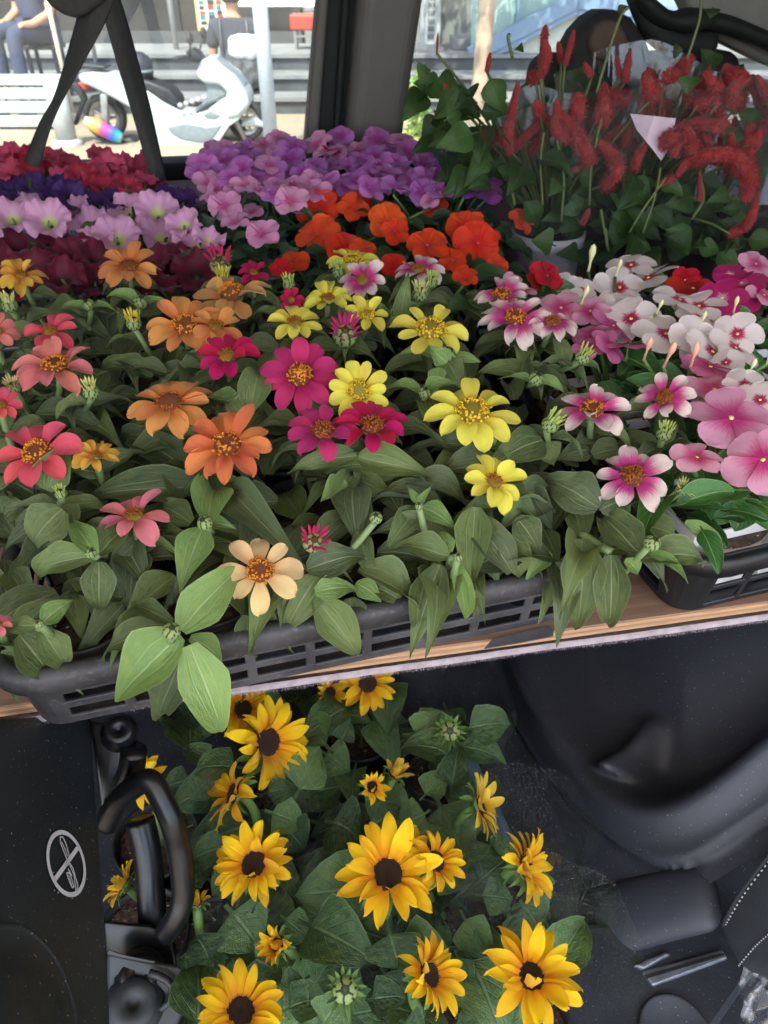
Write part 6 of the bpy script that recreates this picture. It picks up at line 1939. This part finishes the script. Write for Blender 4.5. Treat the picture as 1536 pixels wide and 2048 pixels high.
for pth_, th, Y in [([(465, 350), (440, 470), (425, 560), (430, 650)], 56, 1.08), ([(440, 660), (500, 580), (585, 505)], 56, 1.10), ([(640, 480), (700, 560), (750, 640), (775, 700)], 84, 1.05), ([(808, 608), (870, 670), (890, 740), (840, 800)], 76, 1.05),
                    ([(582, 110), (575, 180), (562, 290)], 44, 1.12), ([(705, 130), (690, 190), (665, 280)], 36, 1.14), ([(635, 180), (650, 260)], 36, 1.14), ([(575, 170), (590, 240), (560, 330)], 50, 1.10), ([(885, 235), (900, 330)], 34, 1.16), ([(945, 210), (930, 300), (925, 350)], 44, 1.15), ([(1040, 350), (1030, 440), (1020, 490)], 44, 1.14), ([(1000, 410), (985, 500)], 40, 1.12),
                    ([(1460, 335), (1380, 400), (1300, 450), (1260, 500)], 62, 1.08), ([(1325, 350), (1300, 430)], 40, 1.12), ([(1150, 560), (1230, 530), (1320, 540), (1340, 520)], 76, 1.06), ([(950, 520), (925, 630)], 52, 1.12), ([(1020, 600), (980, 670), (955, 740)], 50, 1.08),
                    ([(1150, 750), (1200, 690), (1290, 665), (1390, 670), (1450, 730), (1460, 800), (1440, 860)], 84, 1.03), ([(1505, 555), (1470, 630), (1430, 700)], 66, 1.03), ([(1495, 820), (1470, 920), (1430, 980), (1375, 1005)], 48, 1.03), ([(1050, 800), (1140, 760)], 50, 1.06), ([(770, 895), (740, 960)], 36, 1.06), ([(1245, 720), (1245, 860)], 22, 1.03), ([(345, 225), (330, 310)], 32, 1.12), ([(150, 360), (170, 420)], 40, 1.10), ([(380, 345), (400, 430)], 40, 1.10), ([(1200, 460), (1290, 440)], 56, 1.12), ([(1150, 500), (1220, 480)], 60, 1.14), ([(840, 400), (880, 420), (930, 430)], 70, 1.14), ([(520, 310), (540, 350)], 60, 1.14), ([(120, 140), (115, 230)], 14, 1.10), ([(110, 480), (140, 540)], 44, 1.12), ([(230, 400), (250, 470)], 44, 1.12), ([(540, 430), (560, 490)], 60, 1.08), ([(1200, 230), (1215, 270)], 34, 1.14), ([(745, 270), (780, 330)], 44, 1.14), ([(1020, 290), (1050, 350)], 44, 1.14), ([(1300, 590), (1220, 620)], 60, 1.1), ([(1440, 400), (1400, 470)], 60, 1.12)]:
    catkin(pth_, th, Y)
# the crowd of catkins and leaves further in, seen only as a dark red mass
for k in range(60):
    x, y = rc.uniform(380, 1540), rc.uniform(230, 600)
    if y < 480 - (x - 380) * .3: continue
    a = rc.uniform(-.9, .9)
    ln = rc.uniform(90, 170)
    Y = rc.uniform(1.02, 1.18)
    catkin([(x, y), (x + math.sin(a) * ln * .5 + rc.uniform(-20, 20), y + ln * .5), (x + math.sin(a) * ln, y + math.cos(a) * ln)], rc.uniform(50, 74), Y)
for k in range(170):
    x, y = rc.uniform(300, 1560), rc.uniform(330, 900)
    if y < 470 - (x - 300) * .2: continue
    p = PY(820 + x * .466, y * .466, rc.uniform(1.32, 1.5))
    a = rc.uniform(0, 6.28)
    ln = rc.uniform(.06, .1)
    leaf(nearest(CHP, p), CL_, p, p + Vector((math.cos(a) * .8, -.2, math.sin(a) * .7)) * ln, ln * .7, up=Vector((rc.gauss(0, .3), -1, .4)), rg=rc)
CPOLY = [(30, 330), (60, 270), (200, 320), (330, 420), (420, 600), (640, 640), (900, 640), (1160, 700), (1400, 820), (1536, 800), (1536, 1080), (700, 1080), (500, 1030), (330, 800), (180, 700), (60, 560)]
for x, y in scatter(CPOLY, 130, 36, rc):
    Y = rc.uniform(1.04, 1.22)
    p = PY(820 + x * .466, y * .466, Y)
    if p.z < SH + .1: continue
    e = nearest(CHP, p)
    a = rc.uniform(0, 6.28)
    ln = rc.uniform(.045, .075)
    tip = p + Vector((math.cos(a) * .8, -.35 + math.sin(a) * .5, rc.uniform(-.8, .2))) * ln
    leaf(e, CL_, p, tip, ln * rc.uniform(.55, .7), up=Vector((rc.gauss(0, .3), -1, .5)), rg=rc)
for b, tp2, w in [((70, 270), (40, 340), 70), ((330, 310), (400, 480), 120), ((430, 690), (420, 780), 110), ((680, 850), (720, 930), 110), ((930, 830), (900, 900), 130), ((1210, 310), (1190, 400), 100), ((1300, 30), (1290, 75), 70), ((1120, 220), (1170, 215), 60), ((490, 200), (455, 212), 40), ((880, 50), (940, 30), 40), ((1380, 480), (1530, 510), 60), ((1410, 540), (1350, 610), 110)]:
    B_, T_ = PY(820 + b[0] * .466, b[1] * .466, 1.05), PY(820 + tp2[0] * .466, tp2[1] * .466, 1.04)
    leaf(nearest(CHP, B_), CL_, B_, T_, W(w * .466, B_), up=(CAM - B_), rg=rc)
for pz in [[(800, 400), (850, 230), (905, 70), (940, 30)], [(1190, 250), (1220, 160), (1245, 70), (1250, -40)], [(770, 880), (780, 700), (830, 480)], [(1000, 1000), (1050, 850), (1075, 720)], [(570, 880), (560, 700), (575, 570)], [(1210, 940), (1260, 850), (1240, 740)], [(450, 880), (440, 800), (470, 730)], [(940, 1000), (1000, 900), (1100, 760)], [(840, 980), (850, 1080), (820, 900)], [(440, 250), (420, 160), (430, 150)], [(650, 950), (660, 760), (630, 600)]]:
    pts = smooth_path([PY(820 + x * .466, y * .466, 1.04) for x, y in pz], 5)
    MB().tube(pts, [.0020] * len(pts), 6).build('stem', m_cs, nearest(CHP, pts[0]), smooth=True)
def sleeve(base, z0, z1, r0, r1, mat, label, seed, name='clear_sleeve', lean=(0, 0), cat='wrapper', group=None, seg=56):
    e = empty(name, base, label, cat, group)
    def fn(a, b):
        th = a * 2 * math.pi
        r = r0 + (r1 - r0) * b ** .85
        r *= 1 + .06 * b * noise.noise(Vector((math.cos(th) * 2.2, math.sin(th) * 2.2, seed + b * 1.2))) + .03 * b * math.sin(th * 7 + seed)
        z = z0 + (z1 - z0) * b + (.035 * noise.noise(Vector((math.cos(th) * 1.5, math.sin(th) * 1.5, seed * 3))) * b)
        return Vector((base.x + lean[0] * b + math.cos(th) * r, base.y + lean[1] * b + math.sin(th) * r, z))
    MB().grid(seg, 12, fn).build('film', mat, e, smooth=True)
    return e
for k, (e, lab) in enumerate(zip(CHP, ['clear cellophane sleeve round the chenille plant in the visible white pot', 'clear cellophane sleeve round the thick drooping catkins', 'clear cellophane sleeve round the chenille plant with the pale card', 'clear cellophane sleeve round the long curved catkins'])):
    b = Vector((e.location.x, e.location.y, SH + .10))
    sleeve(b, SH + .02, SH + [.33, .36, .35, .34][k], .062, [.145, .17, .17, .18][k], m_film, lab, k * 5.3 + 1, lean=[(-.03, -.02), (0, -.03), (0, -.03), (.03, -.03)][k], group='clear sleeves of the chenille plants')
# pale card slipped into the sleeve
m_card = M_plain('pale lilac card', G(226, 200, 214), .5, var=.12, nscale=40)
cpts = [PY(820 + x * .466, y * .466, 1.07) for x, y in [(945, 488), (1140, 508), (1128, 610), (1078, 690), (1040, 640), (975, 560)]]
MB().prism([(p.x, p.z) for p in cpts], 1.07, 1.0706).build('plant_card', m_card, recalc=True)
cardo = bpy.data.objects['plant_card']
tag(cardo, 'pale lilac torn card tucked among the red catkins', 'card')

# ---- sunflowers on the van floor
m_sp = M_petal('sunflower petal', G(252, 204, 24), G(244, 160, 10), lo=0, hi=.5, streak=.22, back=G(232, 190, 50), thin=.25)
m_spp = M_petal('pale sunflower petal', G(240, 206, 70), G(232, 180, 40), lo=0, hi=.5, streak=.2, thin=.25)
SPET = petal_set(m_sp, rv, 6, w=.47, base=.52, tipk=2.5, droop=(-.12, .2), arch=(.02, .12))
SPETP = petal_set(m_spp, rv, 4, w=.47, base=.52, tipk=2.5, droop=(-.12, .2), arch=(.02, .12))
m_sdisc = M_plain('dark sunflower disc', G(52, 34, 22), .85, var=.5, nscale=240, bump=1.0, bscale=260)
m_sflor = M_plain('brown sunflower florets', G(84, 56, 28), .8, var=.3)
m_sep = M_leaf('sunflower sepal', G(70, 106, 50), G(104, 142, 70), G(130, 160, 90), 'three', .55, .15)
def sdisc(seed):
    rg = random.Random(seed)
    mb = MB()
    mb.lathe([(1.02, -.15), (1.0, .02), (.85, .14), (.55, .16), (.3, .10), (0, .08)], 22, None, 0)
    for k in range(170):
        r = math.sqrt((k + 1) / 171) * .98
        a = k * 2.39996
        p = Vector((math.cos(a) * r, math.sin(a) * r, .12))
        L = .10 + .12 * r * rg.random()
        o = Vector((p.x * .25, p.y * .25, 1)).normalized() * L
        for q in range(3):
            th = q * 2.094 + rg.random()
            th2 = th + 2.094
            mb.add([p + Vector((math.cos(th), math.sin(th), 0)) * .035, p + Vector((math.cos(th2), math.sin(th2), 0)) * .035, p + o], [(0, 1, 2)], 1)
    mb.lathe([(.16, -.9), (.3, -.7), (.85, -.45), (1.08, -.2), (1.02, -.05)], 14, None, 2)
    return mb.mesh('flower_head', [m_sdisc, m_sflor, m_calyx], True)
SD = [sdisc(k) for k in (1, 2)]
SEP = petal_set(m_sep, rv, 3, w=.42, base=.7, tipk=1.6, droop=(.1, .4))
rs = random.Random(31)
SUN_Z = .63
def sunflower(e, u, v, dia, nrm, z=SUN_Z, npet=19, pal=False, closed=0.0, disc_r=.36):
    c = PZ(u, v, z)
    Rr = W(dia, c) * .55
    n = (Vector(nrm).normalized() + Vector((rs.gauss(0, .12), rs.gauss(0, .12), 0))).normalized()
    dr = Rr * disc_r * .92
    head = put('flower_head', SD[rs.randrange(2)], e, face_frame(c, n, rs.uniform(0, 6.28), dr))
    Lr = (Rr / dr) - .85
    npet = int(npet * 1.3)
    off = rs.uniform(0, 6)
    for k in range(npet):
        a = off + 2 * math.pi * k / npet + rs.uniform(-.1, .1)
        lay = k % 2
        L = Lr * rs.uniform(.78, 1.12)
        up_ = rs.uniform(-.15, .6) + .3 * lay + closed
        if rs.random() < .07: up_ += rs.uniform(.6, 1.4)
        m = Matrix.Rotation(a, 4, 'Z') @ Matrix.Translation((0, .86, -.08 + .08 * lay)) @ Matrix.Rotation(up_, 4, 'X') @ Matrix.Rotation(rs.uniform(-.3, .3), 4, 'Y') @ Matrix.Diagonal((L * rs.uniform(.9, 1.15), L, L, 1))
        obj('petal', rs.choice(SPETP if pal else SPET), head, m)
    for k in range(9):
        a = off + 2 * math.pi * k / 9
        L = Lr * .72
        m = Matrix.Rotation(a, 4, 'Z') @ Matrix.Translation((0, .7, -.35)) @ Matrix.Rotation(rs.uniform(-.5, .1) + closed * .8, 4, 'X') @ Matrix.Diagonal((L, L, L, 1))
        obj('sepal', SEP[k % 3], head, m)
    stem_obj(e, e.location, c - n * dr * .8, .0055, .0045, m_gs, bend=(c - n * .06 - e.location.lerp(c, .55)) * .6)
    return c
SLAB = [
    ('A', 560, 1560, 'sunflower plant with a fully open flower turned sideways under the shelf edge'), ('B', 480, 1660, 'sunflower plant with yellow petals seen from the side'), ('C', 520, 1790, 'sunflower plant with a round orange-yellow flower near the black latch'),
    ('D', 790, 1820, 'sunflower plant with a large ragged flower and curled centre petals'), ('E', 890, 1790, 'sunflower plant with a narrow flower tucked behind the large ragged one'), ('F', 760, 1640, 'sunflower plant with two small half-open flowers'),
    ('G', 940, 1660, 'sunflower plant with a pale flower facing the black trim'), ('H', 1030, 1790, 'sunflower plant with a sideways flower touching the black trim'), ('I', 870, 2010, 'sunflower plant with a half-turned flower among round leaves'),
    ('J', 1050, 2020, 'sunflower plant with a wide open flower wrapped in perforated film'), ('K', 480, 2060, 'sunflower plant with a large flower below the red release tab'), ('L', 580, 1920, 'sunflower plant with a small cupped flower'),
    ('M', 690, 2030, 'sunflower plant with a tight green bud'), ('N', 300, 1640, 'sunflower plant behind the black bent tube'), ('O', 270, 1830, 'sunflower plant with a drooping flower behind the latch bar'), ('P', 410, 1850, 'sunflower plant with a half-open green-backed flower beside the latch'), ('Q', 890, 1500, 'sunflower plant with a green bud in the shade below the shelf'), ('R', 720, 1420, 'sunflower plant with dim flowers deep below the shelf')]
SPL = {}
for k, u, v, lab in SLAB:
    p = PZ(u, v, .50)
    pot = soil_pot(Vector((p.x, p.y, FLOOR)), .05, .075, m_cell, 'sunflower_pot', 'small black pot on the van floor under the sunflowers', 'pot', 'black pots of the sunflowers')
    SPL[k] = empty('sunflower_plant', Vector((p.x, p.y, FLOOR + .066)), lab, 'flower plant', 'sunflower plants')
sunflower(SPL['A'], 536, 1484, 158, (.55, -.6, .6)); sunflower(SPL['A'], 486, 1418, 110, (.3, -.4, .8), z=.62)
sunflower(SPL['B'], 466, 1588, 130, (-.9, .15, .5), npet=14); sunflower(SPL['C'], 508, 1728, 150, (-.25, -.25, .9), npet=24)
sunflower(SPL['D'], 776, 1748, 196, (.05, -.25, 1), npet=17, disc_r=.32); sunflower(SPL['E'], 872, 1722, 118, (.35, -.25, .6), npet=16)
sunflower(SPL['F'], 744, 1574, 72, (.25, -.5, .8), closed=.7, npet=13); sunflower(SPL['F'], 790, 1548, 70, (.2, .1, .9), closed=.6, npet=12, pal=True, z=.61)
sunflower(SPL['G'], 962, 1612, 124, (.9, -.1, .35), npet=15, pal=True); sunflower(SPL['H'], 1052, 1732, 134, (.75, -.2, .4), npet=22)
sunflower(SPL['I'], 860, 1948, 142, (.55, -.2, .6), npet=22); sunflower(SPL['J'], 1062, 1952, 186, (.1, -.15, 1), npet=17, disc_r=.30)
sunflower(SPL['K'], 482, 2022, 172, (.05, .1, 1), npet=19, disc_r=.34); sunflower(SPL['L'], 556, 1890, 92, (-.4, -.3, .7), closed=.75, npet=15)
sunflower(SPL['N'], 282, 1556, 110, (-.2, -.5, .6), npet=16, z=.585); sunflower(SPL['O'], 248, 1772, 92, (-.6, .2, .3), closed=.3, npet=14, z=.56); sunflower(SPL['P'], 394, 1806, 64, (0, .5, .7), closed=.7, npet=10, z=.60)
sunflower(SPL['R'], 735, 1366, 110, (0, -.4, .6), npet=14, z=.60); sunflower(SPL['R'], 660, 1385, 70, (.3, -.4, .6), npet=12, z=.58, closed=.4)
def gbud(e, u, v, px, z=SUN_Z - .01, tips=False):
    c = PZ(u, v, z)
    r = W(px, c) * .5
    n = (CAM - c).normalized()
    head = put('bud', BUD[0], e, face_frame(c, n, 0, r * .62))
    for k in range(16):
        a = k * 6.283 / 16
        lay = k % 2
        m = Matrix.Rotation(a, 4, 'Z') @ Matrix.Translation((0, .75, -.2)) @ Matrix.Rotation(.75 + .25 * lay, 4, 'X') @ Matrix.Diagonal((1.1, 1.25, 1.25, 1))
        obj('sepal', SEP[k % 3], head, m)
        if tips or k % 2:
            m = Matrix.Rotation(a, 4, 'Z') @ Matrix.Translation((0, .6, .2)) @ Matrix.Rotation(1.75, 4, 'X') @ Matrix.Diagonal((.7, .6, .6, 1))
            obj('petal', SPETP[k % 4], head, m)
    stem_obj(e, e.location, c - n * r * .5, .0055, .0045, m_gs)
gbud(SPL['M'], 690, 1980, 78, tips=True); gbud(SPL['Q'], 900, 1462, 62, z=.60, tips=True)
# leaves traced from the photograph
for b, tp2, w, z0, z1 in [((770, 1770), (590, 1790), 150, .575, .57), ((775, 1850), (800, 1940), 118, .60, .575), ((730, 2000), (812, 1990), 76, .60, .60), ((640, 2060), (690, 1990), 90, .59, .60), ((450, 1810), (520, 1900), 130, .58, .56), ((470, 1690), (380, 1720), 70, .58, .57), ((480, 1740), (420, 1790), 70, .57, .56),
                       ((560, 1640), (610, 1700), 90, .57, .55), ((590, 1600), (640, 1490), 90, .585, .60), ((520, 1590), (600, 1575), 50, .60, .595), ((530, 1620), (610, 1650), 80, .585, .57), ((650, 1640), (720, 1680), 120, .57, .56), ((730, 1660), (800, 1610), 70, .58, .59), ((840, 1600), (890, 1540), 60, .59, .60),
                       ((900, 1590), (915, 1490), 70, .585, .61), ((950, 1770), (1010, 1720), 80, .585, .60), ((950, 1790), (1030, 1800), 70, .59, .58), ((1040, 1800), (1080, 1860), 110, .575, .56), ((920, 1820), (985, 1920), 80, .585, .57), ((910, 1900), (940, 1980), 60, .60, .58), ((980, 1930), (960, 2000), 70, .57, .56), ((860, 1620), (800, 1650), 80, .575, .565),
                       ((640, 1500), (700, 1540), 80, .57, .56), ((680, 1490), (700, 1440), 46, .58, .60), ((820, 1480), (880, 1420), 60, .58, .60), ((420, 1930), (390, 1870), 90, .57, .58), ((400, 1980), (430, 1920), 100, .55, .56), ((420, 1560), (380, 1600), 60, .57, .56), ((560, 1830), (620, 1880), 70, .57, .56), ((630, 1830), (680, 1900), 80, .575, .56), ((700, 1850), (720, 1790), 70, .57, .58), ((800, 2040), (850, 2070), 80, .58, .57), ((620, 1950), (560, 2000), 70, .58, .57), ((1010, 2050), (960, 2080), 60, .56, .55)]:
    B_, T_ = PZ(*b, z0), PZ(*tp2, z1)
    e = min(SPL.values(), key=lambda q: (q.location.x - B_.x) ** 2 + (q.location.y - B_.y) ** 2)
    leaf(e, SL_, B_, T_, W(w, B_), up=(CAM - B_).normalized() + Vector((rs.gauss(0, .15), rs.gauss(0, .15), .2)), rg=rs)
SPOLY = [(330, 1480), (480, 1380), (690, 1340), (900, 1340), (940, 1480), (1000, 1640), (1090, 1810), (1110, 1960), (1080, 2070), (370, 2090), (400, 1900), (400, 1750), (370, 1600)]
for i, (u, v) in enumerate(scatter(SPOLY, 150, 34, rs)):
    z = rs.uniform(.46, .585)
    p = PZ(u, v, z)
    if p.x > .31: p.x = .31
    e = min(SPL.values(), key=lambda q: (q.location.x - p.x) ** 2 + (q.location.y - p.y) ** 2)
    a = rs.uniform(0, 6.28)
    ln = rs.uniform(.045, .085)
    tip = p + Vector((math.cos(a), math.sin(a), rs.uniform(-.4, .15))) * ln
    if tip.x > .33: tip.x = .33
    leaf(e, SL_, p, tip, ln * rs.uniform(.6, .8), up=Vector((rs.gauss(0, .25), -.25 + rs.gauss(0, .25), 1)), rg=rs)
m_net = M_film('perforated sleeve film', .12, .05, 16, mesh_dots=True)
for k, r1, z1, lab in [('J', .085, .640, 'perforated clear sleeve round the wide open sunflower by the trim'), ('H', .07, .64, 'perforated clear sleeve round the sideways sunflower at the trim'), ('C', .075, .635, 'perforated clear sleeve round the round orange-yellow sunflower'), ('Q', .08, .61, 'perforated clear sleeve round the shaded green bud'), ('D', .08, .60, 'perforated clear sleeve round the large ragged sunflower'), ('I', .08, .615, 'perforated clear sleeve round the half-turned sunflower'), ('L', .065, .60, 'perforated clear sleeve round the small cupped sunflower')]:
    e = SPL[k]
    sleeve(e.location.copy(), FLOOR + .03, z1, .05, r1, m_net, lab, ord(k), group='perforated sleeves of the sunflowers', seg=40)
# blue-grey rail between the sunflowers and the trim
m_brail = M_plain('blue-grey rail', G(96, 120, 144), .35, metal=.3, var=.15)
MB().tube(smooth_path([PZ(u, v, .47) for u, v in [(900, 1450), (945, 1545), (1000, 1660), (1040, 1730)]], 4), .012, 8).build('floor_rail', m_brail, van, smooth=True)
